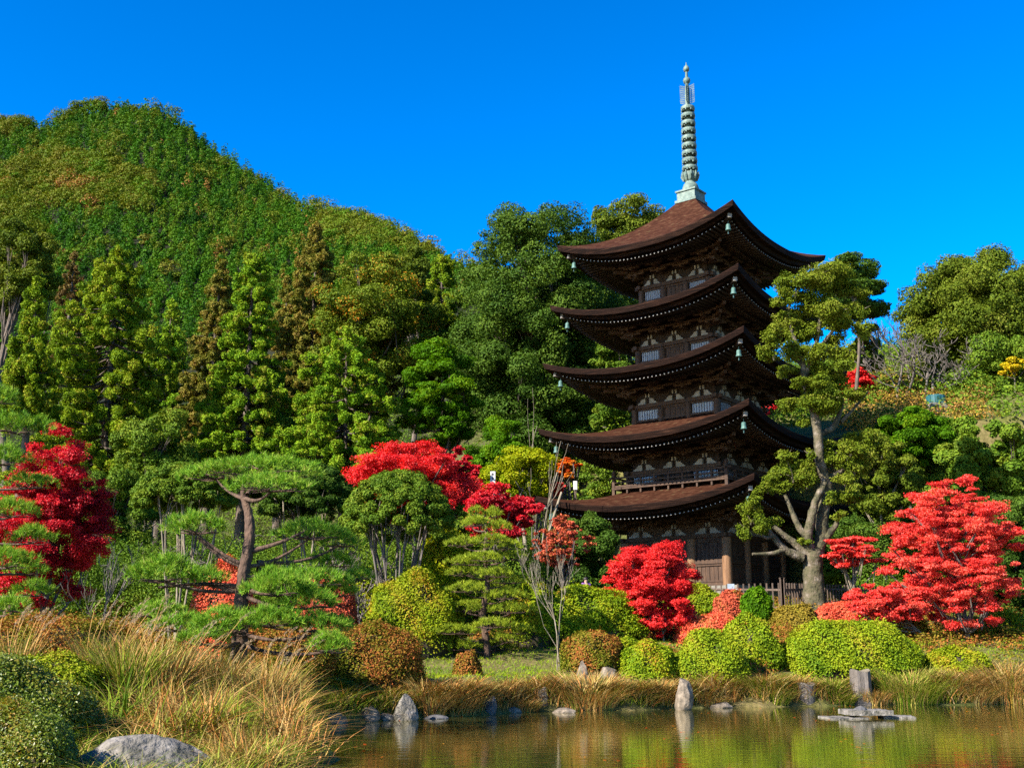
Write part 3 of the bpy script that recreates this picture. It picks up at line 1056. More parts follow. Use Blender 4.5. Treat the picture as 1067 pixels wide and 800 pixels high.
def domed(label, px, Y, ptop, wpx, pbot, mat='mid', n=12000, group=None, stems=6, name='domed_tree', bark='bark_pale', spread=.5):
    """clipped umbrella crown on several bare stems"""
    b, zt, zb, rx = crown_dims(px, Y, ptop, wpx, pbot)
    H = zt - zb
    k = 170
    d = fib(k * 2, .10)
    d = d[d[:, 2] > -.12][:k]
    C = A3(b[0], Y, zb + H * .12) + d * A3(rx * .86, rx * .86, H * .80)
    s_ = rx * .13
    R = np.tile([s_, s_, s_ * .7], (len(C), 1)) * rng.uniform(.8, 1.2, (len(C), 1))
    mb = MB()
    foliage(mb, C, R, n, 2.6 * mpp(520, Y), up=.35, out=.7, lump=.15, shell=.4)
    tb = MB()
    for q in range(stems):
        a = q * 2 * PI / stems + rng.uniform(-.4, .4)
        o = b + A3(math.cos(a), math.sin(a), 0) * .10 * rx * rng.uniform(.5, 1.5)
        o[2] = b[2] - .2
        e = A3(b[0], Y, zb + H * .3) + A3(math.cos(a), math.sin(a), 0) * rx * spread * rng.uniform(.6, 1.1)
        m = (o + e) / 2 + A3(rng.normal() * .2, rng.normal() * .2, .1)
        tube(tb, bez(o, m, e, 7), np.linspace(.018 * rx + .015, .012 * rx, 7), 6, lump=.06)
        for u in range(4):
            t = C[rng.integers(len(C))]
            if np.linalg.norm(t[:2] - e[:2]) < rx:
                tube(tb, bez(m, e, t, 5), np.linspace(.016 * rx, .008, 5), 4, cap=False)
    return tree(name, label, 'tree', group, b, (tb, M[bark]), (mb, M[mat]))


def bush(label, px, Y, ptop, wpx, pbase, mat='azalea', n=12000, group=None, name='clipped_bush', leaf=None, depth=.85, flatp=2.3, cat='bush', lumpy=.085, rough=.012, sx=0, mats=None):
    """clipped mound: leafy skin over a twiggy core. pbase = photo row of its foot."""
    m_ = mpp(pbase, Y)
    b = spot(px, Y)
    zb = min(b[2], zat(pbase, Y)) - .05
    zt = zat(ptop, Y - .2)
    rx = wpx / 2 * m_
    ry = rx * depth
    H = max(.3, zt - zb)
    leaf = leaf or 2.5 * m_
    d = runit(int(n * 1.7))
    d[:, 2] = np.abs(d[:, 2]) * 1.0
    low = rng.random(len(d)) < .22
    d[low, 2] *= rng.uniform(-.35, .3, low.sum())
    # superellipsoid for a clipped, flatter top
    p = flatp
    q = (np.abs(d) ** p).sum(1) ** (-1 / p)
    ph = rng.uniform(0, 6, 6)
    lm = 1 + lumpy * (np.sin(3 * d[:, 0] + ph[0]) * np.sin(4 * d[:, 1] + ph[1]) + np.sin(7 * d[:, 0] + ph[2]) * np.sin(6 * d[:, 2] + ph[3]))
    hh = H * .72
    S = A3(rx, ry, hh)
    C0 = A3(b[0], b[1], zb + H - hh)
    rr = lm * (1 + (rng.random(len(d)) ** 2) * .05 - rng.random(len(d)) ** 1.5 * .13 + rough * rng.normal(size=len(d)))
    Pp = C0 + d * q[:, None] * S * rr[:, None]
    thin = np.sin(4.3 * Pp[:, 0] / rx * 1.7 + ph[2]) * np.sin(5.1 * Pp[:, 1] / rx * 1.6 + ph[3]) * np.sin(4.7 * Pp[:, 2] / H * 1.5 + ph[0])
    keep = (thin < .42) | (rng.random(len(d)) < .35)
    d, q, Pp = d[keep], q[keep], Pp[keep]
    shoot = rng.random(len(d)) < .012
    Pp[shoot] += d[shoot] * A3(1, 1, 1.4) * rng.uniform(.03, .09, shoot.sum())[:, None] * rx
    nn = nrm(np.sign(d) * np.abs(d * q[:, None]) ** (p - 1) / S)
    N = nrm(.75 * nn + A3(0, 0, .25) + .45 * rng.normal(size=d.shape))
    U = rng.normal(size=d.shape)
    patch = .5 + .28 * np.sin(2.1 * Pp[:, 0] + ph[4]) * np.sin(2.6 * Pp[:, 1] + ph[5]) + .25 * np.sin(5 * Pp[:, 0] + 3.7 * Pp[:, 2] + ph[1])
    var = np.clip(.55 * patch + .45 * rng.random(len(d)) + .12 * (d[:, 2] - .5), 0, 1)
    L = leaf * rng.uniform(.6, 1.3, len(d))
    root = empty(name, b, label, cat, group)
    mb = MB()
    leafquads(mb, Pp, N, U, L, L * .62, var)
    mb.build('foliage', M[mat], root, origin=b)
    # dense twiggy core
    u = np.linspace(0, 2 * PI, 28, endpoint=False); v = np.linspace(-.5, PI / 2, 11)
    uu, vv = np.meshgrid(u, v)
    dd = np.stack([np.cos(vv) * np.cos(uu), np.cos(vv) * np.sin(uu), np.sin(vv)], -1)
    qq = (np.abs(dd) ** p).sum(-1) ** (-1 / p)
    V = C0 + dd * qq[..., None] * S * .86 * rng.uniform(.95, 1.03, qq.shape)[..., None]
    i = np.arange(10)[:, None] * 28; j = np.arange(28)[None, :]
    F = np.stack([i + j, i + (j + 1) % 28, i + 28 + (j + 1) % 28, i + 28 + j], -1).reshape(-1, 4)
    cb = MB()
    cb.add(V.reshape(-1, 3), F)
    cb.build('branches', M['twig'], root, smooth=False, origin=b)
    return root


def twigtree(tb, p, d, L, r, depth, spread=.6, up=.12, sides=5, kids=(2, 4), shrink=.68, wob=.14, minr=.006):
    n = 5
    pts = [p]
    dd = d.copy()
    for i in range(n):
        dd = nrm(dd + rng.normal(size=3) * wob + A3(0, 0, up))
        pts.append(pts[-1] + dd * L / n)
    pts = np.array(pts)
    r1 = max(minr, r * .55)
    tube(tb, pts, np.linspace(r, r1, n + 1), sides if r > .03 else 3, cap=False)
    if depth == 0:
        return [pts[-1]]
    tips = []
    for q in range(rng.integers(kids[0], kids[1] + 1)):
        k = rng.integers(2, n + 1)
        ax = nrm(rng.normal(size=3))
        nd = nrm(dd + spread * ax)
        tips += twigtree(tb, pts[k], nd, L * shrink * rng.uniform(.7, 1.15), max(minr, r1 * rng.uniform(.6, .9)), depth - 1, spread, up, sides, kids, shrink, wob, minr)
    return tips + [pts[-1]]


def baretree(label, px, Y, ptop, wpx, bark='bark_grey', group=None, name='bare_tree', depth=4, r0=None, stems=2, lean=0., buds=None, nb=0, spread=.6, minpx=.55, budmat='dullred', pb=None, kids=(2, 4)):
    b = spot(px, Y)
    H = zat(ptop, Y) - b[2]
    tb = MB()
    tips = []
    minr = minpx * .5 * mpp(500, Y)
    r0 = r0 or .022 * H + .02
    for s_ in range(stems):
        d = nrm(A3(lean + rng.normal() * .18 * (stems > 1), rng.normal() * .15, 1))
        tips += twigtree(tb, b + A3(rng.normal() * .05 * stems, 0, -.2), d, H * .40, r0 * rng.uniform(.75, 1), depth, spread=spread * wpx / 60 if wpx else spread, minr=minr, kids=kids, shrink=.66)
    zmax = max(v[:, 2].max() for v in tb.V) - b[2]
    xs_ = np.concatenate([v[:, 0] for v in tb.V]) - b[0]
    fz_ = float(np.clip(H / zmax, .5, 2.6))
    half = np.percentile(np.abs(xs_), 96)
    fx_ = float(np.clip(wpx / 2 * mpp(500, Y) / half, .4, 2.0)) if wpx else fz_
    for v in tb.V:
        v[:] = b + (v - b) * A3(fx_, fx_, fz_)
    tips = [b + (np.asarray(t_) - b) * A3(fx_, fx_, fz_) for t_ in tips]
    root = empty(name, b, label, 'tree', group)
    tb.build('trunk', M[bark], root, smooth=True, origin=b)
    if nb and tips:
        mb = MB()
        tips = np.array(tips)
        C = tips[rng.choice(len(tips), min(len(tips), 60), replace=False)]
        s_ = H * .05
        foliage(mb, C, np.tile([s_, s_, s_ * .6], (len(C), 1)), nb, 2.4 * mpp(500, Y), up=.4)
        mb.build('crown', M[budmat], root, origin=b)
    return root


def needle_pad(mb, tb, c, rx, ry, rz, tufts, nlen, nw, attach=None, sub=9, r=.03, tilt=0.):
    """cloud-pruned pad: tufts of needles fanning upward from a twiggy disc."""
    a = rng.uniform(0, 2 * PI, tufts)
    q = np.sqrt(rng.random(tufts))
    ph = rng.uniform(0, 6, 3)
    edge = 1 + .14 * np.sin(3 * a + ph[0]) + .10 * np.sin(5 * a + ph[1])
    x = np.cos(a) * q * edge; y = np.sin(a) * q * edge
    z = (1 - q ** 2) * 1.0 + .16 * rng.normal(size=tufts) + .2 * np.sin(4 * x + ph[2]) * np.cos(4 * y)
    T = np.stack([c[0] + x * rx, c[1] + y * ry, c[2] + z * rz + tilt * x * rx], 1)
    k = 13
    n = tufts * k
    base = np.repeat(T, k, 0) + rng.normal(size=(n, 3)) * nlen * .10
    od = np.stack([x, y, np.zeros(tufts)], 1) * .55
    dirs = nrm(np.repeat(od, k, 0) + A3(0, 0, .75) + rng.normal(size=(n, 3)) * .55)
    side = nrm(np.cross(dirs, rng.normal(size=(n, 3))))
    L = nlen * rng.uniform(.7, 1.2, n)[:, None]
    V = np.stack([base - side * nw / 2, base + side * nw / 2, base + dirs * L], 1)
    var = np.clip(.5 * np.repeat(rng.random(tufts), k) + .5 * rng.random(n), 0, 1)
    mb.add(V.reshape(-1, 3), np.arange(3 * n).reshape(-1, 3), var)
    # twigs under the pad
    cc = A3(c[0], c[1], c[2] - rz * .35)
    at_ = cc if attach is None else np.asarray(attach, float)
    m = (at_ + cc) / 2 + A3(0, 0, -.12 * np.linalg.norm(cc - at_)) + rng.normal(size=3) * .08
    if attach is not None:
        tube(tb, bez(at_, m, cc, 7), np.linspace(r, r * .5, 7), 6, lump=.05, cap=False)
    for s_ in range(sub):
        a_ = s_ * 2 * PI / sub + rng.uniform(-.3, .3)
        e = cc + A3(math.cos(a_) * rx * .85, math.sin(a_) * ry * .85, .1 * rz + tilt * math.cos(a_) * rx * .85)
        mm = (cc + e) / 2 + rng.normal(size=3) * A3(.12 * rx, .12 * ry, .12 * rz + .02)
        pts = bez(cc, mm, e, 6)
        tube(tb, pts, np.linspace(r * .42, r * .16, 6), 4, cap=False)
        for w_ in range(5):
            p0 = pts[rng.integers(1, 6)]
            j = T[rng.integers(tufts)]
            if np.linalg.norm(j - p0) < rx * .6:
                tube(tb, bez(p0, (p0 + j) / 2 + rng.normal(size=3) * .05, j, 4), np.linspace(r * .16, r * .08, 4), 3, cap=False)


def blades(mb, P, H, lean, wd, seg=4, bend=.8, var=None, dirs=None, mat=0):
    """curved grass blades rooted at P."""
    n = len(P)
    H = np.broadcast_to(H, (n,)); 
    if dirs is None:
        a = rng.uniform(0, 2 * PI, n)
        dirs = np.stack([np.cos(a), np.sin(a), np.zeros(n)], 1)
    t = np.linspace(0, 1, seg + 1)
    ln = np.broadcast_to(lean, (n,)); bd = np.broadcast_to(bend, (n,))
    hor = (ln[:, None] * t + bd[:, None] * t ** 2.2) * H[:, None]
    ver = H[:, None] * (t - .55 * bd[:, None] * np.maximum(0, t - .35) ** 1.6)
    C = P[:, None, :] + hor[..., None] * dirs[:, None, :] + ver[..., None] * A3(0, 0, 1)
    rnd = rng.normal(size=(n, 3)); rnd[:, 2] = 0
    sd = nrm(np.cross(dirs, A3(0, 0, 1)) + .8 * nrm(rnd))
    w_ = np.broadcast_to(wd, (n,))[:, None] * (1 - t ** 1.5 * .92)
    Lf = C - sd[:, None, :] * w_[..., None] / 2
    Rt = C + sd[:, None, :] * w_[..., None] / 2
    V = np.stack([Lf, Rt], 2).reshape(n, -1, 3)
    m = 2 * (seg + 1)
    f = np.array([[2 * i, 2 * i + 1, 2 * i + 3, 2 * i + 2] for i in range(seg)])
    F = (np.arange(n)[:, None, None] * m + f[None]).reshape(-1, 4)
    vv = rng.random(n) if var is None else var
    mb.add(V.reshape(-1, 3), F, np.repeat(vv, seg), mat)


def tussock(label, px, Y, ptop, wpx, n=700, mat='straw', group=None, name='grass_tussock', wd=None, bend=.8, plumes=0, dy=.6, gmix=.0, cat='grass', hvar=.35, base=None):
    if Y is None:
        Y = float(np.interp(ray(px, 736)[0] * 34.5, SH_X, SH_Y)) + .35
    b = spot(px, Y) if base is None else base
    m_ = mpp(680, Y)
    H = max(.2, zat(ptop, Y) - b[2])
    rx = wpx / 2 * m_
    a = rng.uniform(0, 2 * PI, n); q = np.sqrt(rng.random(n))
    sp = max(.12, rx * .75)
    x = b[0] + np.cos(a) * q * sp; y = b[1] + np.sin(a) * q * sp * dy
    P = np.stack([x, y, ground(x, y) - .03], 1)
    outd = np.stack([np.cos(a) + rng.normal(size=n) * .5, np.sin(a) + rng.normal(size=n) * .5, np.zeros(n)], 1)
    outd = nrm(outd)
    h = H * rng.uniform(1 - hvar, 1.15, n)
    be = np.clip((rx - sp) / H + .25, .45, 1.3) * bend * rng.uniform(.5, 1.5, n)
    root = empty(name, b, label, cat, group)
    mb = MB()
    blades(mb, P, h, .18, (wd or .9 * m_), 4, be, dirs=outd)
    mb.build('blades', M[mat], root, origin=b)
    if plumes:
        pb, sb = MB(), MB()
        for i in range(plumes):
            a_ = rng.uniform(0, 2 * PI); r_ = sp * math.sqrt(rng.random())
            o = A3(b[0] + math.cos(a_) * r_, b[1] + math.sin(a_) * r_ * dy, 0); o[2] = gz(o[0], o[1])
            d = nrm(A3(rng.normal() * .22 + .12, rng.normal() * .15, 1))
            hh = H * rng.uniform(.95, 1.35)
            pts = bez(o, o + d * hh * .6, o + d * hh + A3(.12 * hh, 0, -.02 * hh), 7)
            tube(sb, pts, np.linspace(.006, .004, 7), 3, cap=False)
            e = pts[-1]; d2 = nrm(pts[-1] - pts[-2])
            kk = 40
            tt = rng.random(kk)[:, None]
            dr = nrm(A3(.5, 0, -.25))
            Q = e + d2 * (tt * .24) + dr * (.10 * tt ** 2) + rng.normal(size=(kk, 3)) * .010
            U = nrm(d2 + .28 * rng.normal(size=(kk, 3)) + A3(.15, 0, -.1))
            leafquads(pb, Q, runit(kk), U, .06, .007, rng.random(kk))
        pb.build('plumes', M['plume'], root, origin=b)
        sb.build('stalks', M['straw'], root, origin=b)
    return root


def rock(label, px, Y, ptop, wpx, pbot, mat='stone', group=None, name='garden_rock', depth=.8, taper=.55, seed=0, flat=False, cat='rock', lean=0.0, sub=4):
    """a faceted boulder: noise displaced block, pointed by taper."""
    import bmesh
    Y = WY(pbot) if Y is None else Y
    m_ = mpp(pbot, Y)
    x = (px - 533.5) / FPX * (Y * CP)
    c = at(px, pbot, Y)
    H = zat(ptop, Y) - c[2]
    rx = wpx / 2 * m_
    bm = bmesh.new()
    bmesh.ops.create_icosphere(bm, subdivisions=sub, radius=1)
    r2 = np.random.default_rng(seed + 100)
    planes = nrm(r2.normal(size=(16, 3)))
    offs = r2.uniform(.62, .92, 16)
    ph = r2.uniform(0, 6, 9)
    for v in bm.verts:
        p = np.array(v.co)
        for n_, o_ in zip(planes, offs):
            dd = p @ n_ - o_
            if dd > 0: p = p - n_ * dd * .9
        if flat: p[2] = min(p[2], .30 + .05 * math.sin(4 * p[0] + ph[3]) * math.sin(3 * p[1])) + (.42 if p[2] > .2 else 0) * 0
        p = p * (1 + .035 * math.sin(5 * p[0] + ph[0]) * math.sin(6 * p[1] + ph[1]) + .02 * math.sin(13 * p[2] + ph[2] + 9 * p[0]))
        f = (p[2] + .8) / 1.6
        tp = 1 - taper * max(0, f)
        v.co = (p[0] * rx * 1.12 * tp + lean * f * rx, p[1] * rx * depth * 1.12 * tp, (p[2] + .62) / (.92 if flat else 1.5) * H - .08)
    me = bpy.data.meshes.new(name)
    bm.to_mesh(me); bm.free()
    me.materials.append(M[mat])
    o = bpy.data.objects.new(name, me)
    o.location = tuple(c)
    o.rotation_euler = (0, 0, float(r2.uniform(-.4, .4)))
    COL.objects.link(o)
    return tag(o, label, cat, group)

# ================================================================== SCENE
make_ground()
make_water()
make_pagoda()


# ------------------------------------------------------------------ wooded hill (one mass)
def forest():
    mb = MB()
    pts = []
    Y = 290.
    while Y < 640:
        sp = 4.0 + 1.5 * (Y - 290) / 350
        x0, x1 = -.62 * Y, .03 * Y
        xs = np.arange(x0, x1, sp)
        xs = xs + rng.uniform(-.45, .45, len(xs)) * sp
        for x in xs:
            yy = Y + rng.uniform(-.5, .5) * sp
            R = np.interp(x / yy, RB, RD)
            if yy < R * 1.02:
                pts.append((x, yy))
        Y += sp * .80
    pts = np.array(pts)
    n = len(pts)
    z = ground(pts[:, 0], pts[:, 1])
    # photo position, for the mix of kinds over the slope
    d = pts[:, 1] * CP + (z - CAMZ) * SP
    px = 533.5 + FPX * pts[:, 0] / d
    py = 400 - FPX * (-pts[:, 1] * SP + (z - CAMZ) * CP) / d
    nz = np.sin(px * .045 + 1) * np.sin(py * .06) + .6 * np.sin(px * .11 + py * .05)
    olive = ((((px - 60) / 110) ** 2 + ((py - 198) / 30) ** 2) < 1 + .35 * nz) | ((px < 105) & (py < 135 + 10 * nz)) | \
            ((px > 330) & (py < 262 + .12 * (px - 330))) | ((px < 40) & (py > 215) & (py < 300))
    olive = np.where(rng.random(n) < .03, ~olive, olive)
    spots = (((px - 78) / 16) ** 2 + ((py - 204) / 5) ** 2 < 1) | (rng.random(n) < .012)
    rad = np.where(olive, 3.6, 2.0) * rng.uniform(.55, 1.35, n) * (1 + (pts[:, 1] - 300) / 900)
    global KS
    ks0 = KS
    KS = .66
    for i in range(n):
        r = rad[i]
        big = 1.0 + .25 * (pts[i, 1] < 420)
        if olive[i]:
            m = int(110 * big)
            C = np.array([[0, 0, r * 1.1]]); Rr = np.array([[r, r, r * .8]])
            k = 6
            C = A3(0, 0, r * 1.0) + fib(k) * r * .5
            Rr = np.tile([r * .62, r * .62, r * .5], (k, 1))
            cv = np.full(k, np.clip(.66 + .12 * rng.normal(), .4, .88)); s_ = .95; out = .9
        else:
            m = int(66 * big)
            k = 5
            hh = r * rng.uniform(2.3, 3.6)
            t = np.linspace(.15, .95, k)
            C = np.stack([rng.normal(size=k) * .2 * r, rng.normal(size=k) * .2 * r, hh * t], 1)
            q = r * (1.02 - .72 * t)
            Rr = np.stack([q, q, q * .9], 1)
            cv = np.full(k, np.clip(.30 + .20 * rng.normal(), 0, .62)); s_ = .85; out = .75
        if spots[i]:
            cv[:] = .97
        C = C + A3(pts[i, 0], pts[i, 1], z[i] - .3)
        foliage(mb, C, Rr, m, s_ * (1 + (pts[i, 1] - 300) / 700), aspect=.7, shell=.6, out=out * 1.5, up=.15, rnd=.2, cv=cv, vs=.85, zmin=-.35, lump=.2)
    KS = ks0
    o = mb.build('hillside_forest', M['forest'])
    tag(o, kind='stuff', label='green and olive forest covering the mountain slope behind the garden', cat='forest')


forest()


# ------------------------------------------------------------------ undergrowth & lawn
def undergrowth():
    """low leafy growth that clothes the ground at the foot of the woods."""
    mb = MB()
    C, R, cv = [], [], []
    for _ in range(3200):
        Y = rng.uniform(56, 190)
        x = rng.uniform(-.55, .55) * Y
        if abs(x - 10.6) < 9 and 54 < Y < 74: continue
        if Y < 68 and -3 < x < 24: continue
        if .29 < x / Y < .40 and 68 < Y < 92 and rng.random() < .35: continue
        s_ = rng.uniform(.5, 1.5) * (1 + (Y - 55) / 130)
        C.append((x, Y, gz(x, Y) + s_ * .35)); R.append((s_ * 1.3, s_ * 1.3, s_ * .8)); cv.append(rng.random())
    foliage(mb, np.array(C), np.array(R), 200000, .26, cv=np.array(cv), vs=.6, up=.35)
    tag(mb.build('undergrowth', M['mid']), kind='stuff', label='mixed low shrubs clothing the slope under the trees', cat='undergrowth')
    mb = MB()
    C, R, cv = [], [], []
    for _ in range(1300):       # thicket under the trees on the left
        Y = rng.uniform(47, 86)
        x = rng.uniform(-.50, .02) * Y
        s_ = rng.uniform(.6, 1.2) * (1 + (Y - 47) / 80)
        C.append((x, Y, gz(x, Y) + s_ * rng.uniform(.2, 2.4))); R.append((s_ * 1.2, s_ * 1.2, s_ * .9)); cv.append(rng.random() * .8)
    for _ in range(300):       # and on the right
        Y = rng.uniform(55, 64)
        x = rng.uniform(.30, .50) * Y
        s_ = rng.uniform(.6, 1.1)
        C.append((x, Y, gz(x, Y) + s_ * rng.uniform(.3, 1.2))); R.append((s_ * 1.2, s_ * 1.2, s_ * .9)); cv.append(rng.random() * .8)
    foliage(mb, np.array(C), np.array(R), 300000, .115, cv=np.array(cv), vs=.6, up=.35)
    tag(mb.build('thicket', M['mid']), kind='stuff', label='dense dark thicket filling the gaps between the trunks', cat='thicket')
    mb = MB()
    C, R, cv = [], [], []
    for _ in range(130):      # scrub on the sunny right slope
        Y = rng.uniform(66, 100)
        x = rng.uniform(.30, .42) * Y
        s_ = rng.uniform(.4, 1.0)
        C.append((x, Y, gz(x, Y) + s_ * .3)); R.append((s_ * 1.4, s_ * 1.4, s_ * .7)); cv.append(rng.random())
    foliage(mb, np.array(C), np.array(R), 12000, .17, cv=np.array(cv), vs=.5, up=.35)
    tag(mb.build('hillside_scrub', M['scrub']), kind='stuff', label='tan and russet scrub on the sunny slope at right', cat='scrub')
    mb = MB()
    C, R, cv = [], [], []
    for _ in range(900):
        Y = rng.uniform(36.5, 57)
        x = rng.uniform(-.50, .50) * Y
        d, df, dl = inland(np.array(x), np.array(Y))
        if d < 2.2: continue
        pxx = 533.5 + FPX * x / Y
        if 375 < pxx < 700 and Y < 43: continue
        s_ = rng.uniform(.2, .55)
        C.append((x, Y, gz(x, Y) + s_ * .3)); R.append((s_ * 1.5, s_ * 1.5, s_ * .8)); cv.append(rng.random())
    foliage(mb, np.array(C), np.array(R), 60000, .11, cv=np.array(cv), vs=.6, up=.4)
    tag(mb.build('ground_cover', M['azalea_rust']), kind='stuff', label='low rusty green ground cover between the clipped bushes', cat='ground cover')
    # lawn
    mb = MB()
    n = 90000
    Y = rng.uniform(27, 50, n); x = rng.uniform(-.42, .46, n) * Y
    d, df, dl = inland(x, Y)
    k = (d > .15) & (rng.random(n) < np.clip(1.15 - .04 * (Y - 34), .3, 1))
    x, Y, d = x[k], Y[k], d[k]
    P = np.stack([x, Y, ground(x, Y) - .01], 1)
    pat = .5 + .3 * np.sin(.8 * x) * np.sin(.9 * Y) + .2 * np.sin(2.3 * x + 1.1 * Y)
    edge = np.clip(1 - d / 1.2, 0, 1)
    blades(mb, P, rng.uniform(.05, .14, len(P)) * (1 + 1.2 * edge), .35, .022, 2, .5, var=np.clip(.55 * pat + .35 * rng.random(len(P)) + .25 * edge, 0, 1))
    tag(mb.build('lawn_grass', M['lawn']), kind='stuff', label='short yellow green lawn grass above the pond edge', cat='grass')


undergrowth()

# ------------------------------------------------------------------ cedars & background trees (left)
G = 'conifers on the slope left of the pagoda'
cedar('tall full yellow green cedar right above the crimson maple at left', 94, 74, 258, 196, 512, 'cedar', 52000, G, tuft=.85, nlev=19, power=.6)
cedar('slim olive brown conifer between two taller cedars', 211, 88, 272, 96, 480, 'cedar_brown', 20000, G, tuft=.75, power=.75, topw=.04)
cedar('narrow yellow green cedar with russet needles and a tapering top', 246, 76, 264, 132, 505, 'cedar_fresh', 32000, G, tuft=.72, power=.66, topw=.04, nlev=20)
cedar('brownish conifer rising highest in the middle of the cedar row', 316, 92, 236, 108, 430, 'cedar_brown', 23000, G, tuft=.8, power=.75, topw=.05)
cedar('short wide bright green cedar beside the red maple', 352, 70, 350, 172, 505, 'cedar_fresh', 34000, G, tuft=.72, power=.55, topw=.16, nlev=14)
cedar('thin golden conifer in front of the big dark evergreen', 456, 94, 266, 84, 410, 'cedar', 13000, G, tuft=.75, power=.7, topw=.15)
cedar('withered brown conifer with bare level branches', 48, 92, 262, 84, 430, 'deadcon', 6500, G, tuft=.6, gap=.25, nlev=14, power=.9, bark='bark_grey')
cedar('small bright cedar cut by the left photo edge', 6, 64, 290, 80, 440, 'cedar', 11000, G, tuft=.62, nlev=12)
cedar('small round topped cedar behind the slim conifers at left', 160, 97, 312, 92, 470, 'cedar_fresh', 9000, G, tuft=.8, nlev=12)
cedar('dull green conifer half hidden right of the brownish conifer', 286, 100, 288, 92, 450, 'cedar_brown', 9000, G, tuft=.8, nlev=12)
broadleaf('round tree flecked with orange leaves above the wide cedar', 386, 88, 254, 142, 440, 'persim', 30000, k=110, cr=.2, group='broadleaf trees left of the pagoda')
G2 = 'broadleaf trees left of the pagoda'
broadleaf('grey green round tree top against the mountain ridge', 428, 120, 258, 60, 350, 'olive', 7000, k=30, group=G2)
broadleaf('fresh green layered tree in front of the dark evergreen', 458, 72, 350, 92, 485, 'fresh', 15000, k=70, flat=.55, group=G2, cr=.22)
broadleaf('huge dark green evergreen left of the pagoda', 560, 86, 199, 184, 520, 'dark', 78000, k=280, cr=.19, group=G2, flat=.7, wide=-.05, limbn=26)
broadleaf('dark evergreen filling the gap behind the pagoda eaves', 628, 96, 222, 150, 520, 'dark', 36000, k=120, cr=.2, group=G2)
broadleaf('pale green tree top left of the pagoda spire', 660, 100, 201, 84, 300, 'olive', 11000, k=45, cr=.27, group=G2)
broadleaf('bright olive bush like tree between the upper left eaves', 636, 80, 340, 56, 470, 'mid', 9000, k=34, group=G2)
broadleaf('dark brown shaded tree at the left photo edge', 4, 150, 224, 74, 350, 'olive', 9000, k=40, group=G2)
broadleaf('low green tree behind the domed trees at left', 150, 62, 420, 90, 540, 'mid', 11000, k=40, group=G2)
broadleaf('broad dark tree behind the red maple in the middle', 300, 80, 420, 120, 540, 'mid', 12000, k=40, group=G2)
broadleaf('leafy bright green tree beside the bare twin trunk', 520, 68, 432, 70, 540, 'fresh', 10000, k=40, group=G2, cr=.28)
broadleaf('shadowed green tree between left maple and domed trees', 110, 56, 470, 90, 610, 'mid', 11000, k=40, group=G2)
broadleaf('yellow flecked shrub tree above the lowest left eave', 640, 76, 474, 96, 545, 'mid', 9000, k=36, group=G2)
broadleaf('mottled yellow green shrub below the twin trunk', 545, 64, 462, 80, 530, 'lime', 8000, k=36, group=G2)
broadleaf('dark leafy evergreen tucked under the lowest left eave', 610, 57, 528, 84, 640, 'dark', 12000, k=44, group=G2)
broadleaf('green leafy tree right of the red maple and dome', 478, 52, 520, 60, 610, 'mid', 8000, k=34, group=G2)

# right hillside
G3 = 'trees on the hillside right of the pagoda'
broadleaf('massive round olive green tree on the right skyline', 1026, 88, 260, 176, 412, 'olive', 64000, k=260, cr=.16, group=G3, limbn=24, flat=.9)
broadleaf('dark pine like tree leaning behind the old pruned tree', 893, 80, 264, 84, 345, 'dark', 13000, k=40, cr=.28, group=G3, flat=.45)
broadleaf('slender grey green tree left of the hillside saplings', 905, 84, 335, 40, 400, 'olive', 5000, k=24, group=G3)
broadleaf('green tree on the right hillside under the massive tree', 1050, 80, 345, 110, 455, 'mid', 18000, k=60, cr=.24, group=G3)
broadleaf('dark leafy tree left of the hillside tree with trunks', 1004, 82, 375, 80, 470, 'dark', 13000, k=46, group=G3)
broadleaf('pale leaved shrub tree above the big red maple at right', 1042, 58, 428, 104, 560, 'mid', 18000, k=60, cr=.22, group=G3, leaf=.22)
broadleaf('bright fern green bushy tree below the teal tank', 955, 64, 424, 100, 490, 'fresh', 16000, k=80, cr=.2, group=G3, flat=.8)
broadleaf('drab green tree right of the old pruned trunk', 925, 58, 440, 84, 560, 'olive', 14000, k=50, cr=.24, group=G3, bark='bark_pale')
broadleaf('dark glossy evergreen behind the big red maple', 1060, 50, 500, 110, 670, 'dark', 20000, k=60, cr=.24, group=G3)
broadleaf('small olive tree between the saplings and the teal tank', 930, 90, 395, 60, 445, 'olive', 7000, k=30, group=G3)
broadleaf('tiny yellow topped tree on the right hillside', 1058, 77, 372, 30, 392, 'yellow', 900, k=12, group=G3)
broadleaf('dark green undertree behind the fence at right', 905, 60, 520, 130, 620, 'dark', 14000, k=50, group=G3)
broadleaf('shady green tree behind the second red maple', 965, 66, 470, 100, 590, 'mid', 13000, k=46, group=G3)
broadleaf('green tree peeping out behind the right eaves', 800, 86, 380, 110, 560, 'dark', 13000, k=46, group=G3)
G4 = 'bare grey trees on the right hillside'
for (lab, px, Y, pt, wp) in (('tall leafless grey tree with a pale trunk below the massive tree', 968, 78, 340, 90),
                             ('thin leafless tree left of the pale trunked one', 936, 80, 338, 90),
                             ('leafless twiggy tree close under the massive tree', 1000, 80, 350, 80),
                             ('wispy leafless tree top reaching into the blue sky', 952, 92, 308, 70)):
    baretree(lab, px, Y, pt, wp, group=G4, depth=4, kids=(2, 4), minpx=.42, stems=2, bark='bark_grey', r0=.07)

# bare twin trunk left of the pagoda
baretree('tall bare tree with twin pale trunks left of the pagoda', 553, 61, 390, 60, bark='bark_pale', depth=2, stems=2, r0=.16, spread=.5, kids=(2, 3))
baretree('smaller leafless grey tree below the twin trunks', 566, 59, 462, 50, bark='bark_pale', depth=3, stems=1, r0=.05)

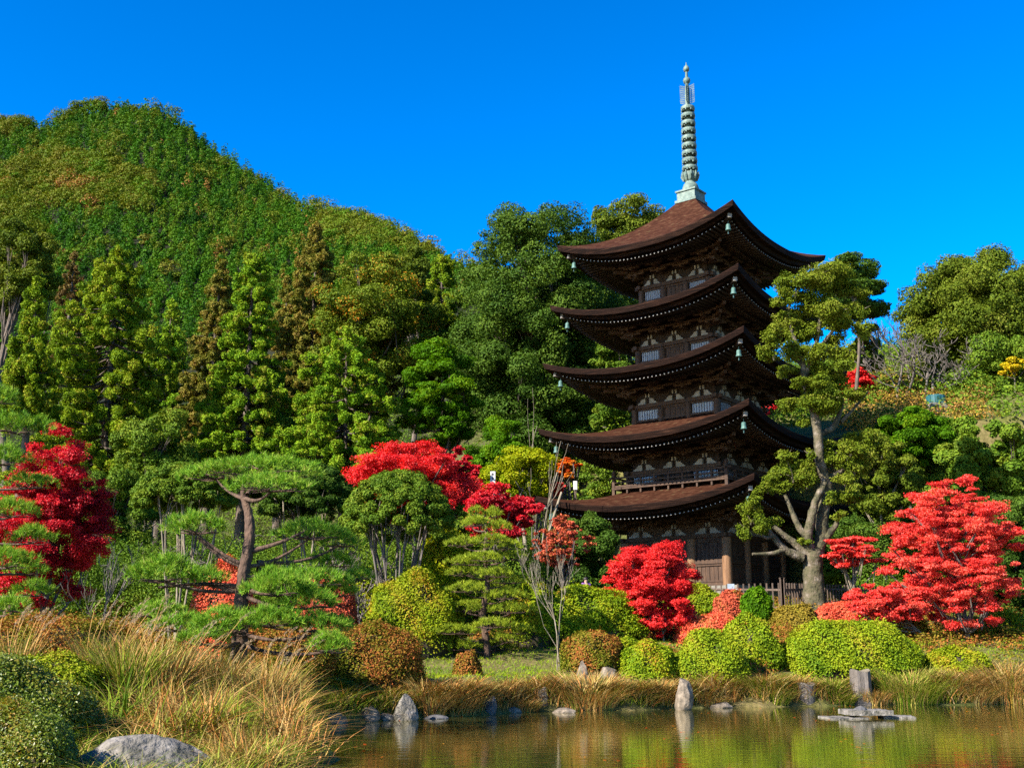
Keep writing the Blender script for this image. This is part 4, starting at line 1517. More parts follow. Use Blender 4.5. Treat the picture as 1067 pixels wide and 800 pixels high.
# ------------------------------------------------------------------ maples
G5 = 'red maples'
maple('crimson maple standing at the left photo edge', 38, 34, 438, 126, 648, 'red_dark', 46000, G5, k=130, leaf=.065, flat=.6, cr=.19)
maple('bright red maple behind the domed tree', 428, 53, 455, 132, 548, 'red', 30000, G5, k=90, leaf=.095, cr=.2, flat=.55)
maple('darker red maple right behind the bright red one', 470, 56, 458, 62, 540, 'red_dark', 9000, G5, k=34)
maple('low dull red maple left of the lowest eave', 520, 50, 506, 88, 566, 'red_dark', 10000, G5, k=44, hole=.1)
maple('thin russet maple in front of the lowest left eave', 585, 47, 536, 66, 598, 'dullred', 2200, G5, k=60, cr=.14)
maple('small orange red maple above the lowest left eave', 591, 69, 470, 30, 502, 'orange', 2600, G5, k=16)
maple('small scarlet maple tuft at the tip of the lowest eave', 566, 67, 500, 50, 524, 'red_orange', 3000, G5, k=18)
maple('vivid red maple in front of the pagoda base', 682, 43.5, 560, 104, 672, 'red', 42000, G5, k=110, leaf=.075, flat=.6, cr=.19, trunkr=.11)
maple('large scarlet maple spreading at the right of the pond', 1000, 43.5, 488, 152, 668, 'red_orange', 34000, G5, k=340, leaf=.085, hole=.14, cr=.115, base_dx=.3, flat=.42, loose=.22, limbn=34)
maple('drooping scarlet maple bough beside the fence', 926, 43, 606, 90, 650, 'red_orange', 13000, G5, k=60, base_dx=1.5, cr=.17, leaf=.08)
maple('slender maple with sparse red sprays beside the old trunk', 893, 49, 552, 66, 600, 'red_orange', 3800, G5, k=22, base_dx=-.1, trunkr=.10, bark='bark_pale', flat=.25)
maple('red maple on the hillside beyond the old tree', 893, 82, 384, 42, 416, 'red', 4000, G5, k=24)
maple('little red maple glimpsed through the right eaves', 806, 78, 416, 26, 432, 'red_dark', 900, G5, k=12)

# ------------------------------------------------------------------ domed evergreens
G6 = 'domed evergreens'
domed('big domed evergreen on many grey stems', 411, 43, 489, 124, 560, 'mid', 26000, G6, stems=7, bark='bark_grey', spread=.6)
domed('domed evergreen with pale stems behind the cloud pine', 183, 43, 482, 112, 530, 'mid', 20000, G6, stems=6, spread=.8)
domed('dark domed evergreen at right behind the cloud pine', 316, 45, 480, 104, 540, 'dark', 18000, G6, stems=5, spread=.8)

# ------------------------------------------------------------------ cloud pine (left)
def cloud_pine():
    Y = 24.5
    b = at(252, 692, Y); b[2] = gz(b[0], Y)
    root = empty('pine_tree', b, 'cloud pruned pine with flat needle pads on a leaning brown trunk', 'tree', 'pruned garden pines')
    tb, mb = MB(), MB()
    tr = curve([b - [0, 0, .3], at(251, 640, Y), at(253, 605, Y), at(260, 560, Y), at(259, 535, Y + .1), at(254, 512, Y + .1), at(262, 497, Y)], 7)
    tube(tb, tr, np.linspace(.165, .06, len(tr)), 10, lump=.07)
    pads = [  # px, py(mid), halfwidth px, halfheight px, dY, attach (px,py,dY)
        (272, 486, 66, 10, .5, (258, 515, 0)), (282, 503, 42, 9, -.7, (257, 520, 0)), (225, 490, 34, 9, .9, (258, 520, 0)),
        (205, 544, 30, 12, -.1, (256, 590, 0)), (322, 551, 38, 10, .6, (259, 590, 0)), (352, 562, 22, 7, 1.0, (268, 585, .2)),
        (343, 582, 26, 8, 1.3, (268, 592, .2)), (172, 592, 36, 14, -.6, (252, 615, 0)), (215, 600, 22, 9, -.2, (252, 618, 0)),
        (290, 606, 38, 14, -.9, (253, 610, 0)), (322, 600, 40, 10, .3, (256, 600, 0)), (350, 612, 22, 9, .9, (270, 605, .4)),
        (318, 622, 36, 12, -.6, (253, 620, 0)), (190, 648, 34, 9, -.9, (251, 655, 0)), (236, 646, 36, 14, -1.3, (251, 655, 0)),
        (282, 642, 34, 11, -1.1, (252, 652, 0)), (336, 648, 32, 10, -.7, (252, 660, 0)), (166, 634, 26, 8, .6, (251, 650, 0)),
        (344, 668, 22, 10, -1.4, (255, 672, 0)), (212, 662, 26, 9, -1.6, (252, 668, 0)), (372, 598, 16, 6, 1.2, (320, 606, .5)),
    ]
    for (px, py, hw, hh, dy, a) in pads:
        y = Y + dy
        m_ = mpp(py, y)
        needle_pad(mb, tb, at(px, py + hh * .6, y), hw * m_, hw * m_ * .85, hh * m_ * 1.15, int(hw * hh * .6), .15, .014, at(a[0], a[1], Y + a[2]), r=.05, sub=8)
    # pruned lower boughs
    for (p0, p1, p2, r) in (((252, 612), (215, 605), (165, 612), .06), ((254, 590), (232, 585), (206, 560), .06), ((258, 575), (290, 568), (318, 553), .06)):
        tube(tb, bez(at(*p0, Y), at(*p1, Y), at(*p2, Y), 8), np.linspace(r, r * .4, 8), 7, lump=.08)
    tb.build('trunk', M['bark_pine'], root, smooth=True, origin=b)
    mb.build('crown', M['pine'], root, origin=b)


cloud_pine()


def tier_pine(label, px, Y, rows, base_py, mat, trunkpx, nl=.14, nw=.017, dens=.8, r0=.14, sc=1.0):
    b = spot(px, Y)
    root = empty('pine_tree', b, label, 'tree', 'pruned garden pines')
    tb, mb = MB(), MB()
    tr = curve([b - [0, 0, .3]] + [at(x, y, Y) for x, y in trunkpx], 6)
    tube(tb, tr, np.linspace(r0, .04, len(tr)), 9, lump=.06)
    for (x, y, hw, hh, dy) in rows:
        yy = Y + dy
        m_ = mpp(y, yy)
        tx = np.interp(y + 8, [p[1] for p in trunkpx[::-1]], [p[0] for p in trunkpx[::-1]])
        needle_pad(mb, tb, at(x, y + hh * .6, yy), hw * m_, hw * m_ * .8, hh * m_ * 1.1, int(hw * hh * dens), nl, nw, at(tx, min(y + 10, base_py), Y), r=.035, sub=7)
    tb.build('trunk', M['bark_pine'], root, smooth=True, origin=b)
    mb.build('crown', M[mat], root, origin=b)


rows = []
for (y, hw) in ((534, 18), (545, 30), (562, 40), (580, 42), (598, 44), (615, 44), (632, 46), (650, 50), (668, 42)):
    for s_ in (-1, 1):
        rows.append((506 + s_ * hw * rng.uniform(.42, .62), y + rng.uniform(-5, 5), hw * rng.uniform(.42, .58), 5.5, rng.uniform(-1.0, .6)))
    rows.append((506 + rng.uniform(-.3, .3) * hw, y + rng.uniform(-4, 4), hw * .45, 5.5, -1.2 if rng.random() < .6 else 1.0))
tier_pine('conical pine with many thin yellow green tiers in the lawn', 506, 40, rows, 690, 'pine_yel', [(507, 670), (503, 640), (508, 610), (505, 580), (507, 555), (505, 536)], dens=1.0)
rows = [(18, 440, 34, 12, .3), (2, 472, 26, 12, -.6), (30, 500, 24, 9, .2), (12, 528, 26, 11, -.8), (34, 556, 22, 10, .2), (8, 580, 28, 12, -1.0),
        (36, 612, 18, 9, 0), (14, 628, 20, 9, -.9), (26, 590, 22, 9, .5), (-10, 410, 30, 12, .2), (5, 640, 18, 8, .3)]
tier_pine('pine at the left photo edge in front of the crimson maple', -16, 25, rows, 700, 'pine', [(-16, 640), (-12, 560), (-18, 500), (-12, 440), (-10, 400)], nl=.14, nw=.013, dens=.5, r0=.13)


# ------------------------------------------------------------------ old pruned tree beside the pagoda
def old_tree():
    Y = 50.
    b = at(848, 632, Y); b[2] = gz(b[0], Y)
    root = empty('old_tree', b, 'old pruned tree with mottled trunk and elbowed boughs beside the pagoda', 'tree')
    tb, mb = MB(), MB()

    def br(pts, r0, r1, s=9, l=.08):
        c = curve([at(p[0], p[1], Y + (p[2] if len(p) > 2 else 0)) for p in pts], 6)
        tube(tb, c, np.linspace(r0, r1, len(c)), s, lump=l)
    g = b.copy(); g[2] -= .3
    c = curve([g, at(848, 612, Y), at(847, 590, Y), at(849, 572, Y)], 5)
    tube(tb, c, (np.array([.78, .66, .56, .52, .50, .48, .47, .47, .46, .46, .45, .45, .45, .44, .42, .40]) * .9)[:len(c)], 14, lump=.07)
    br([(846, 583), (838, 575), (828, 566), (815, 556), (806, 548)], .24, .10)
    br([(836, 581, -.2), (826, 577, -.3), (816, 571, -.4), (805, 558, -.5), (796, 549, -.5)], .22, .09)
    br([(818, 572, -.4), (808, 576, -.5), (796, 577, -.6), (784, 577, -.7)], .13, .06)
    br([(806, 559, -.5), (798, 560, -.6), (792, 555, -.6)], .10, .05)
    br([(850, 578), (856, 560), (857, 535), (862, 512, .2), (860, 500, .2), (854, 478, .1), (852, 450), (848, 428)], .29, .18, 12)
    br([(846, 580, -.1), (842, 560, -.3), (844, 545, -.4), (848, 528, -.4), (852, 517, -.4), (859, 503, -.2)], .22, .14, 10)
    br([(843, 562, -.3), (832, 548, -.2), (824, 530), (818, 515)], .16, .08)
    br([(855, 570), (862, 560, -.2), (867, 552, -.3), (871, 547, -.3), (872, 543, -.3)], .16, .10)
    br([(848, 430), (852, 415), (853, 405)], .25, .18, 10)
    br([(850, 432), (842, 412), (838, 395), (837, 380), (832, 362)], .20, .10)
    br([(838, 392), (846, 375), (852, 350), (856, 320), (862, 290)], .14, .05)
    br([(833, 365), (826, 348), (822, 325), (826, 300)], .10, .04)
    br([(846, 375), (862, 352), (880, 330), (892, 310)], .10, .04)
    br([(835, 380), (822, 368), (808, 358)], .08, .03)
    br([(854, 452, .1), (868, 445, .4), (875, 430, .6), (878, 415, .8)], .16, .08)
    br([(864, 498, .3), (880, 488, .5), (888, 470, .6), (895, 450, .8)], .13, .06)
    br([(876, 440, .6), (890, 425, .8), (905, 408, 1.0)], .09, .04)
    cl = [(850, 286, 28, 17), (828, 300, 22, 16), (872, 292, 24, 16), (888, 304, 18, 14), (842, 318, 26, 15), (868, 322, 22, 15), (815, 310, 14, 10),
          (824, 336, 20, 13), (848, 345, 20, 13), (808, 348, 16, 12), (806, 366, 17, 12), (830, 362, 16, 12), (858, 368, 18, 12), (846, 386, 18, 10), (812, 330, 9, 8),
          (880, 338, 16, 12), (872, 356, 12, 9), (822, 384, 14, 9), (838, 400, 14, 8),
          (838, 412, 24, 12), (862, 412, 20, 12), (822, 420, 14, 9), (850, 424, 22, 8), (872, 420, 12, 9),
          (826, 490, 22, 16), (812, 500, 16, 13), (840, 498, 14, 14), (820, 474, 12, 9), (800, 508, 10, 8),
          (782, 536, 13, 14), (776, 550, 10, 12), (792, 546, 12, 11), (808, 540, 10, 9), (786, 524, 11, 8),
          (866, 478, 16, 11), (882, 470, 16, 12), (898, 458, 15, 12), (890, 486, 14, 12), (880, 500, 12, 9), (905, 475, 14, 14), (918, 468, 12, 13),
          (880, 375, 16, 14), (868, 396, 16, 11), (900, 345, 13, 12), (896, 322, 14, 12), (835, 345, 18, 14), (852, 400, 16, 11), (885, 410, 14, 9), (838, 438, 10, 7), (843, 472, 7, 8), (862, 462, 8, 8), (864, 520, 8, 9), (838, 562, 7, 7), (858, 556, 6, 7), (874, 535, 9, 7), (890, 516, 16, 10), (876, 520, 9, 8), (790, 512, 7, 6)]
    C, R = [], []
    for (x, y, a, h) in cl:
        m_ = mpp(y, Y)
        cc = at(x, y, Y + rng.uniform(-1.3, 1.0) * (1 if y < 400 else .6))
        for q in range(4):
            C.append(cc + runit(1)[0] * A3(a, a, h) * m_ * .55); R.append(A3(a * .55, a * .55, h * .52) * m_ * rng.uniform(.8, 1.2))
        # twigs
        for q in range(3):
            e = cc + runit(1)[0] * A3(a, a, h) * m_ * .8
            tube(tb, bez(cc - A3(0, 0, h * m_ * .8), cc, e, 4), [.035, .025, .018, .01], 4, cap=False)
    foliage(mb, np.array(C), np.array(R), 44000, .12, aspect=.5, shell=.3, out=.5, up=.3, rnd=.6, droop=.2, lump=.4)
    tb.build('trunk', M['bark_moss'], root, smooth=True, origin=b)
    mb.build('crown', M['camphor'], root, origin=b)


old_tree()

# ------------------------------------------------------------------ bare trees near the pond
baretree('leafless tree with fine upright twigs beside the conical pine', 586, 37.5, 556, 78, bark='bark_pale', depth=4, stems=2, r0=.05, spread=.42, kids=(2, 4), minpx=.38)
baretree('leafless leaning tree in front of the crimson maple', 82, 26, 560, 84, bark='bark_grey', depth=4, stems=2, r0=.06, lean=.35, spread=.55, kids=(2, 4), minpx=.5)
for (lab, px, Y, pt) in (('leafless grey shrub left of the big domed evergreen', 362, 44, 565), ('leafless grey shrub among the pale stems', 232, 44, 545), ('leafless pinkish shrub under the dark domed evergreen', 330, 46, 545)):
    baretree(lab, px, Y, pt, 90, bark='bark_grey', depth=4, stems=4, r0=.05, spread=.7, kids=(2, 4), minpx=.5, name='bare_shrub', group='leafless shrubs by the domed evergreens')

# ------------------------------------------------------------------ clipped bushes
G7 = 'clipped azalea bushes'
bush('large rounded yellow green bush left of the conical pine', 430, 40.5, 600, 106, 676, 'azalea_gold', 26000, G7, depth=.9)
bush('rusty green bush with red leaves at the pond edge', 370, 31.0, 652, 138, 724, 'azalea_rust', 28000, G7, depth=.7)
bush('leafy green bush at the left edge behind the big flat rock', -4, 14.6, 684, 228, 850, 'azalea_corner', 70000, G7, leaf=.04, depth=.75, lumpy=.08)
bush('low leafy bush filling the bottom left corner', 0, 12.0, 740, 190, 900, 'azalea_corner', 40000, G7, leaf=.034, depth=.7, lumpy=.09)
bush('long dark green bank of azalea behind the bare tree', 605, 43, 612, 128, 672, 'azalea', 26000, G7, depth=.6)
bush('shaded dark bush right of the conical pine', 556, 42, 606, 44, 668, 'azalea', 9000, G7)
bush('low bush around the small rocks right of the bare tree', 617, 36.4, 656, 62, 704, 'azalea_rust', 10000, G7)
bush('low spreading bush left of the pointed shore rock', 676, 35.8, 668, 60, 716, 'azalea', 10000, G7)
bush('medium rounded green bush right of the pointed shore rock', 741, 36.1, 659, 80, 724, 'azalea_bright', 20000, G7)
bush('green bush overlapping the medium bush from behind', 783, 38.0, 644, 64, 704, 'azalea_bright', 13000, G7)
bush('largest bright green bush with a long flat top', 888, 38.0, 649, 140, 712, 'azalea_bright', 36000, G7, depth=.65, flatp=2.7)
bush('small low bush below the large scarlet maple', 999, 38.0, 675, 72, 712, 'azalea_gold', 10000, G7)
bush('brownish clipped bush at the foot of the old tree', 831, 46, 630, 52, 668, 'azalea_brown', 11000, G7)
bush('yellow green hedge behind the vivid red maple', 722, 48.5, 610, 70, 642, 'azalea_bright', 12000, G7)
bush('russet azalea in front of the fence', 764, 47.5, 616, 44, 646, 'dullred', 8000, G7, rough=.03)
bush('small dark green shrub in front of the fence', 788, 47, 613, 34, 648, 'fresh', 6500, G7, rough=.03, leaf=.13)
bush('flat orange red azalea below the vivid red maple', 745, 43, 640, 80, 682, 'azalea_red', 14000, G7)
bush('low reddish azalea right of the brownish bush', 880, 46.5, 628, 74, 656, 'azalea_red', 11000, G7)
bush('orange red azalea behind the cloud pine trunk', 232, 36, 586, 70, 640, 'azalea_red', 12000, G7)
bush('dark red azalea behind the right pine pads', 338, 38, 600, 66, 645, 'dullred', 10000, G7)
bush('dark green hedge behind the yellow green bush', 365, 47, 590, 100, 640, 'azalea', 12000, G7)
bush('brown green bush under the lowest pine pads', 290, 28.5, 655, 110, 705, 'azalea_rust', 16000, G7, rough=.03, leaf=.06)
bush('low rusty shrub mass in front of the crimson maple', 55, 22, 646, 210, 705, 'azalea_rust', 30000, G7, leaf=.055, rough=.05, lumpy=.12)
bush('bright yellow green shrub behind the bottom left bush', 50, 17, 684, 110, 720, 'azalea_bright', 12000, G7, leaf=.045, rough=.04)
bush('reddish bush rising from the dry shore grass', 487, 34.6, 680, 28, 716, 'azalea_rust', 5000, G7, rough=.05)
bush('dark green bank of shrubs behind the large scarlet maple', 1040, 46, 640, 110, 690, 'azalea', 14000, G7, rough=.05)
bush('dark shrub left of the rounded yellow green bush', 300, 34, 672, 70, 704, 'azalea', 9000, G7, rough=.03)
bush('leafy yellow green shrub right of the big domed stems', 462, 46, 556, 60, 640, 'lime', 9000, G7, rough=.06, leaf=.13)
bush('broad pink red azalea right of the bare tree', 640, 46, 616, 60, 660, 'azalea_red', 8000, G7, rough=.03)
bush('low green mound in the lawn beside the low spreading bush', 648, 37.4, 664, 54, 700, 'azalea', 9000, G7)
bush('olive mound beyond the largest bright bush', 940, 44, 640, 60, 690, 'azalea_rust', 8000, G7, rough=.04)

# ------------------------------------------------------------------ grasses


def bank_grass():
    XL = ([0, 14, 18, 22, 26.6, 40], [-2.0, -2.2, -2.75, -3.5, -4.6, -6])
    # scruffy clumps: each has its own colour, height and lean
    mb, gb = MB(), MB()
    for q in range(190):
        Y = rng.uniform(12.4, 28.5)
        x = np.interp(Y, *XL) - .35 - rng.random() ** 1.1 * np.clip((Y - 11.5) * .6, .9, 7)
        if Y < 14.2 and x < -3.4: continue
        if Y > 15 and x / Y < -.36 + .03 * math.sin(Y): continue
        n = int(rng.integers(70, 190))
        sp = rng.uniform(.07, .22)
        P = A3(x, Y, 0) + np.stack([rng.normal(size=n) * sp, rng.normal(size=n) * sp, np.zeros(n)], 1)
        P[:, 2] = ground(P[:, 0], P[:, 1]) - .03
        a = rng.uniform(0, 2 * PI, n)
        ld = rng.uniform(0, 2 * PI)
        d = nrm(np.stack([np.cos(a) + .5 * math.cos(ld), np.sin(a) + .5 * math.sin(ld), np.zeros(n)], 1))
        h = rng.uniform(.35, .95) * np.clip((Y - 8) / 9, .5, 1.05)
        green = rng.random() < .38
        wd = rng.uniform(.014, .028)
        v0 = rng.random()
        blades(gb if green else mb, P, h * rng.uniform(.45, 1.3, n), rng.uniform(.05, .3), wd, 6, rng.choice([.15, .4, .8, 1.3, 1.9], n) * rng.uniform(.6, 1.2, n),
               var=np.clip(v0 * .6 + .4 * rng.random(n) + .1 * rng.normal(size=n), 0, 1), dirs=d)
    tag(mb.build('bank_grass', M['straw']), kind='stuff', label='tangle of dry tan and orange grass over the left bank', cat='grass')
    # short sedge carpet
    n = 16000
    Y = rng.uniform(9.5, 28, n)
    x = np.interp(Y, *XL) - .1 - rng.random(n) ** 1.2 * np.clip((Y - 8.5) * .6, .8, 8)
    P = np.stack([x, Y, ground(x, Y) - .03], 1)
    blades(gb, P, rng.uniform(.12, .45, n), .3, .014, 4, rng.uniform(.5, 1.5, n))
    tag(gb.build('bank_sedge', M['straw_green']), kind='stuff', label='green sedge blades mixed into the dry bank grass', cat='grass')


bank_grass()
G8 = 'dry grass tussocks on the left bank'
for (lab, px, Y, pt, wp, n, mt, pl) in (
        ('tall tan pampas clump right behind the big flat rock', 165, 18.5, 656, 70, 900, 'straw', 9),
        ('tall green striped pampas clump left of the tan one', 128, 17.5, 660, 48, 800, 'straw_green', 9),
        ('arching orange pampas clump nearest the water at left', 268, 19.5, 690, 84, 1000, 'straw', 6),
        ('tangled dry clump between the tan and orange ones', 214, 20, 672, 76, 900, 'straw', 3),
        ('low green and tan clump drooping over the water edge', 284, 18.6, 728, 70, 900, 'straw_green', 0),
        ('dry clump spilling over the right of the flat rock', 215, 16.2, 735, 70, 800, 'straw_green', 0),
        ('feathery dry grass clump right of the cloud pine trunk', 285, 22, 680, 40, 300, 'straw', 16),
        ('feathery plume grass below the leafless leaning tree', 105, 20.5, 652, 60, 350, 'straw', 18),
        ('feathery plume grass at the left photo edge', 15, 19.5, 652, 50, 250, 'straw', 14)):
    tussock(lab, px, Y, pt, wp, n, mt, G8, name='pampas_grass', plumes=pl, wd=.022, bend=.8, hvar=.6)


def shore_grass():
    mb = MB()
    n = 22000
    t = rng.random(n) ** .9
    px = rng.uniform(330, 1090, n)
    x = ray(0, 736)[0] * 0 + (px - 533.5) / FPX * 34.5
    ys = np.interp(x, SH_X, SH_Y) + .25 * np.sin(x * 1.3) + .12 * np.sin(x * 3.1 + 1)
    Y = ys + .05 + t * 1.5
    P = np.stack([x, Y, ground(x, Y) - .03], 1)
    cl = np.sin(1.7 * x + 1) * np.sin(.9 * x) + .6 * np.sin(4.1 * x + 2.2 * Y)
    h = np.clip(.42 + .16 * cl, .15, 1) * rng.uniform(.5, 1.4, n) * (1 - .45 * t)
    a = rng.uniform(0, 2 * PI, n)
    d = nrm(np.stack([np.cos(a), np.sin(a) - .7, np.zeros(n)], 1))
    be = rng.uniform(.4, 1.4, n)
    va = np.clip(.45 + .2 * cl + .3 * rng.normal(size=n), 0, 1)
    tan = np.sin(.8 * x + 2) + .7 * rng.normal(size=n) > -.1
    for q, sel in enumerate((~tan, tan)):
        blades(mb, P[sel], h[sel] * (1 + .35 * q), .25, .028, 4, be[sel], var=va[sel], dirs=d[sel], mat=q)
    tag(mb.build('shore_grass', [M['straw_green'], M['straw']]), kind='stuff', label='ragged tan and green grass hanging over the pond edge', cat='grass')


shore_grass()
G9 = 'dry grass tussocks along the pond edge'
shore = [('dry tan tussock with reddish bush above it', 470, None, 704, 66, 1530), ('low tan tussock beside the dark shore rock', 500, None, 708, 44, 1020),
         ('dense tan tussock right of the squared rock', 612, None, 704, 90, 2000), ('tan tussock below the low spreading bush', 655, None, 706, 76, 2210),
         ('drooping tan tussock at the pointed rock', 688, None, 704, 50, 1530), ('thin tan tussock left of the dark gap', 736, None, 714, 44, 1190),
         ('yellow tussock left of the cut stump', 800, None, 700, 60, 1530), ('yellow tussock between the two stumps', 868, None, 704, 54, 1360),
         ('green tussock right of the taller stump', 950, None, 696, 80, 1870), ('tan tussock right of the low bush', 1010, None, 696, 70, 1700),
         ('tall dry tussock at the right photo edge', 1056, None, 694, 80, 2040), ('short tan tussock between the rocks at left', 540, None, 716, 50, 1020),
         ('weedy green tussock above the triangular rock', 400, 31.6, 712, 50, 850), ('weedy green tussock above the flat pale rocks', 352, 29.4, 718, 50, 850),
         ('short tan tussock left of the reddish bush', 448, None, 716, 40, 850), ('low weedy tussock under the largest bright bush', 910, None, 712, 50, 1020)]
for k, (lab, px, Y, pt, wp, n) in enumerate(shore):
    tussock(lab, px, Y, pt, wp, n, 'straw_green' if any(w in lab for w in ('green', 'yellow')) else 'straw', G9, wd=.03, bend=1.1, hvar=.5)

# ------------------------------------------------------------------ rocks & stumps
G10 = 'rocks at the pond edge'
rock('big pale flat topped rock in the bottom left', 150, 12.6, 762, 200, 850, 'stone', G10, depth=.9, taper=.28, seed=52, sub=5)
rock('triangular pale rock standing at the waterline', 421, None, 721, 33, 750, 'stone', G10, taper=.42, seed=2)
rock('long flat edging stone left of the triangular rock', 403, None, 738, 22, 750, 'stone', G10, taper=.2, seed=41)
rock('low grey edging stone between reddish bush and squared rock', 534, None, 732, 22, 742, 'stone', G10, taper=.25, seed=42)
rock('small pale stone in the water by the tan grass', 475, None, 738, 16, 745, 'stone', G10, taper=.3, seed=43)
rock('low brown edging stone right of the pointed rock', 752, None, 728, 26, 737, 'stone_tan', G10, taper=.25, seed=44)
rock('flat tan rock at the left end of the far shore', 346, None, 737, 38, 754, 'stone_tan', G10, taper=.2, seed=3)
rock('small tan rock left of the triangular one', 384, None, 730, 27, 751, 'stone_tan', G10, taper=.25, seed=4)
rock('dark leaning rock half hidden in tan grass', 511, None, 720, 16, 744, 'stone_dark', G10, taper=.35, seed=5)
rock('upright squared rock below the bare tree', 565, None, 712, 18, 740, 'stone_tan', G10, taper=.2, seed=6)
rock('narrow pointed rock left of the medium green bush', 714, None, 701, 22, 739, 'stone_tan', G10, taper=.28, seed=17, lean=-.12)
rock('weathered grey rock in the low bush', 608, 35.3, 686, 18, 710, 'stone_tan', G10, taper=.4, seed=8)
rock('long low rock right of the weathered grey one', 634, 35.4, 690, 24, 708, 'stone_tan', G10, taper=.3, seed=9)
rock('pale boulder behind the drooping scarlet bough', 935, 47.5, 608, 26, 626, 'stone', G10, taper=.4, seed=10)
rock('small flat rock under the squared rock grasses', 588, None, 734, 26, 742, 'stone_tan', G10, taper=.2, seed=12)
rock('low mossy rock at the waterline under the tan tussock', 455, None, 741, 30, 748, 'stone_dark', G10, taper=.2, seed=13)


def stump(label, px, Y, pt, wp, pb):
    m_ = mpp(pb, Y)
    c = at(px, pb, Y)
    H = zat(pt, Y) - c[2]
    r = wp / 2 * m_
    root = empty('tree_stump', c, label, 'stump', 'weathered stumps at the pond edge')
    mb = MB()
    a = np.linspace(0, 2 * PI, 18, endpoint=False)
    zs = np.array([-.3, 0, .1, .5, .9, 1.0]) * H
    rr = r * np.array([1.15, 1.12, 1.02, .95, .93, .93])
    ph = rng.uniform(0, 6, 3)
    fl = 1 + .08 * np.sin(4 * a + ph[0]) + .05 * np.sin(7 * a + ph[1])
    V = np.stack([rr[:, None] * np.cos(a) * fl, rr[:, None] * np.sin(a) * fl, zs[:, None] + (zs[:, None] > .8 * H) * .05 * np.sin(2 * a + ph[2])], -1)
    i = np.arange(5)[:, None] * 18; j = np.arange(18)[None, :]; k = (j + 1) % 18
    mb.add(V.reshape(-1, 3), np.stack([i + j, i + k, i + 18 + k, i + 18 + j], -1).reshape(-1, 4))
    mb.build('bark', M['bark_grey'], root)
    tb = MB()
    tb.add(np.vstack([V[-1], V[-1].mean(0) + [0, 0, -.02]]), [[q, (q + 1) % 18, 18] for q in range(18)])
    tb.build('cut_top', M['bark_pale'], root)


stump('short wide cut stump at the waterline', 841, WY(735.0), 712, 19, 735)
stump('taller pale cut stump right of the wide one', 898, WY(733.9), 698, 22, 733)


# ------------------------------------------------------------------ stone slabs in the pond
def slab(label, px, py, Y, wpx, hpx, dep, mat='stone', rz=0., hover=0.):
    import bmesh
    m_ = mpp(py, Y)
    w_, h_ = wpx * m_, hpx * m_
    bm = bmesh.new()
    bmesh.ops.create_cube(bm, size=1)
    bmesh.ops.scale(bm, vec=(w_, dep, h_), verts=bm.verts)
    bmesh.ops.subdivide_edges(bm, edges=bm.edges, cuts=5, use_grid_fill=True)
    for v in bm.verts:
        f = 1 + .04 * math.sin(9 * v.co.x + px) * math.sin(11 * v.co.y)
        v.co.x *= f + .05 * math.sin(7 * v.co.y); v.co.y *= f
        v.co.z += .012 * math.sin(13 * v.co.x) * math.cos(12 * v.co.y)
    me = bpy.data.meshes.new('stone_slab')
    bm.to_mesh(me); bm.free()
    me.materials.append(M[mat])
    o = bpy.data.objects.new('stone_slab', me)
    COL.objects.link(o)
    c = at(px, py, Y)
    o.location = tuple(c); o.rotation_euler = (0, 0, rz)
    return tag(o, label, 'stone', 'stones of the little pond islet')


Yi = 31.5
zi = zat(749, Yi)
Yi = 31.0
slab('long thin slab at the left of the pond islet', 878, 748.5, 29.6, 40, 4, .9, 'stone', .1)
slab('short thin slab at the right of the pond islet', 934, 747.5, 29.8, 32, 4, .8, 'stone', -.12)
slab('upper pale slab bridging the middle of the islet', 902, 741.5, 29.7, 44, 5, .85, 'stone', .05)
rock('low dark pier stone under the upper islet slab', 903, 29.7, 743.5, 26, 754, 'stone_dark', 'stones of the little pond islet', taper=.15, seed=21)
rock('small dark hump backed stone on top of the islet slab', 897, 29.6, 732, 22, 739.5, 'stone_dark', 'stones of the little pond islet', taper=.5, seed=22)


# ------------------------------------------------------------------ fence
def fence(label, p0, p1, Y0, Y1, npk, top0, top1, pcap=True):
    a = at(p0, 632, Y0); b = at(p1, 632, Y1)
    a[2] = gz(a[0], a[1]); b[2] = gz(b[0], b[1])
    ta, tb_ = zat(top0, Y0), zat(top1, Y1)
    root = empty('picket_fence', (a + b) / 2, label, 'fence', 'dark picket fence round the pagoda')
    o = (a + b) / 2

    def pt(t, z):      # z as a fraction of the height
        p = a + (b - a) * t
        q = p[2] + ((ta + (tb_ - ta) * t) - p[2]) * z
        return A3(p[0], p[1], q) - o
    for z in (.28, .80):
        mb = MB(); bar(mb, pt(0, z), pt(1, z), .05, .08); mb.build('rail', M['fence'], root)
    for i in range(npk):
        t = (i + .5) / npk
        mb = MB(); bar(mb, pt(t, .02), pt(t, 1.0) , .055, .055)
        mb.build('picket', M['fence'], root)
    for t in (0, 1):
        mb = MB()
        box(mb, (pt(t, -.1) + pt(t, 1.12)) / 2, (.13, .13, (pt(t, 1.12) - pt(t, -.1))[2]))
        c = pt(t, 1.12)
        box(mb, c + [0, 0, .02], (.16, .16, .04))
        mb.build('post', M['fence'], root)


fence('dark picket fence running in front of the pagoda platform', 733, 815.5, 53.5, 49.2, 14, 609, 607)
fence('close set picket fence between the corner post and old tree', 816.5, 846, 49.2, 52.0, 11, 607, 608)
fence('close set picket fence right of the old tree', 852, 930, 52.0, 54.0, 26, 608, 611)
fence('far end of the picket fence behind the red bough', 931, 992, 54.0, 54.5, 18, 611, 611)


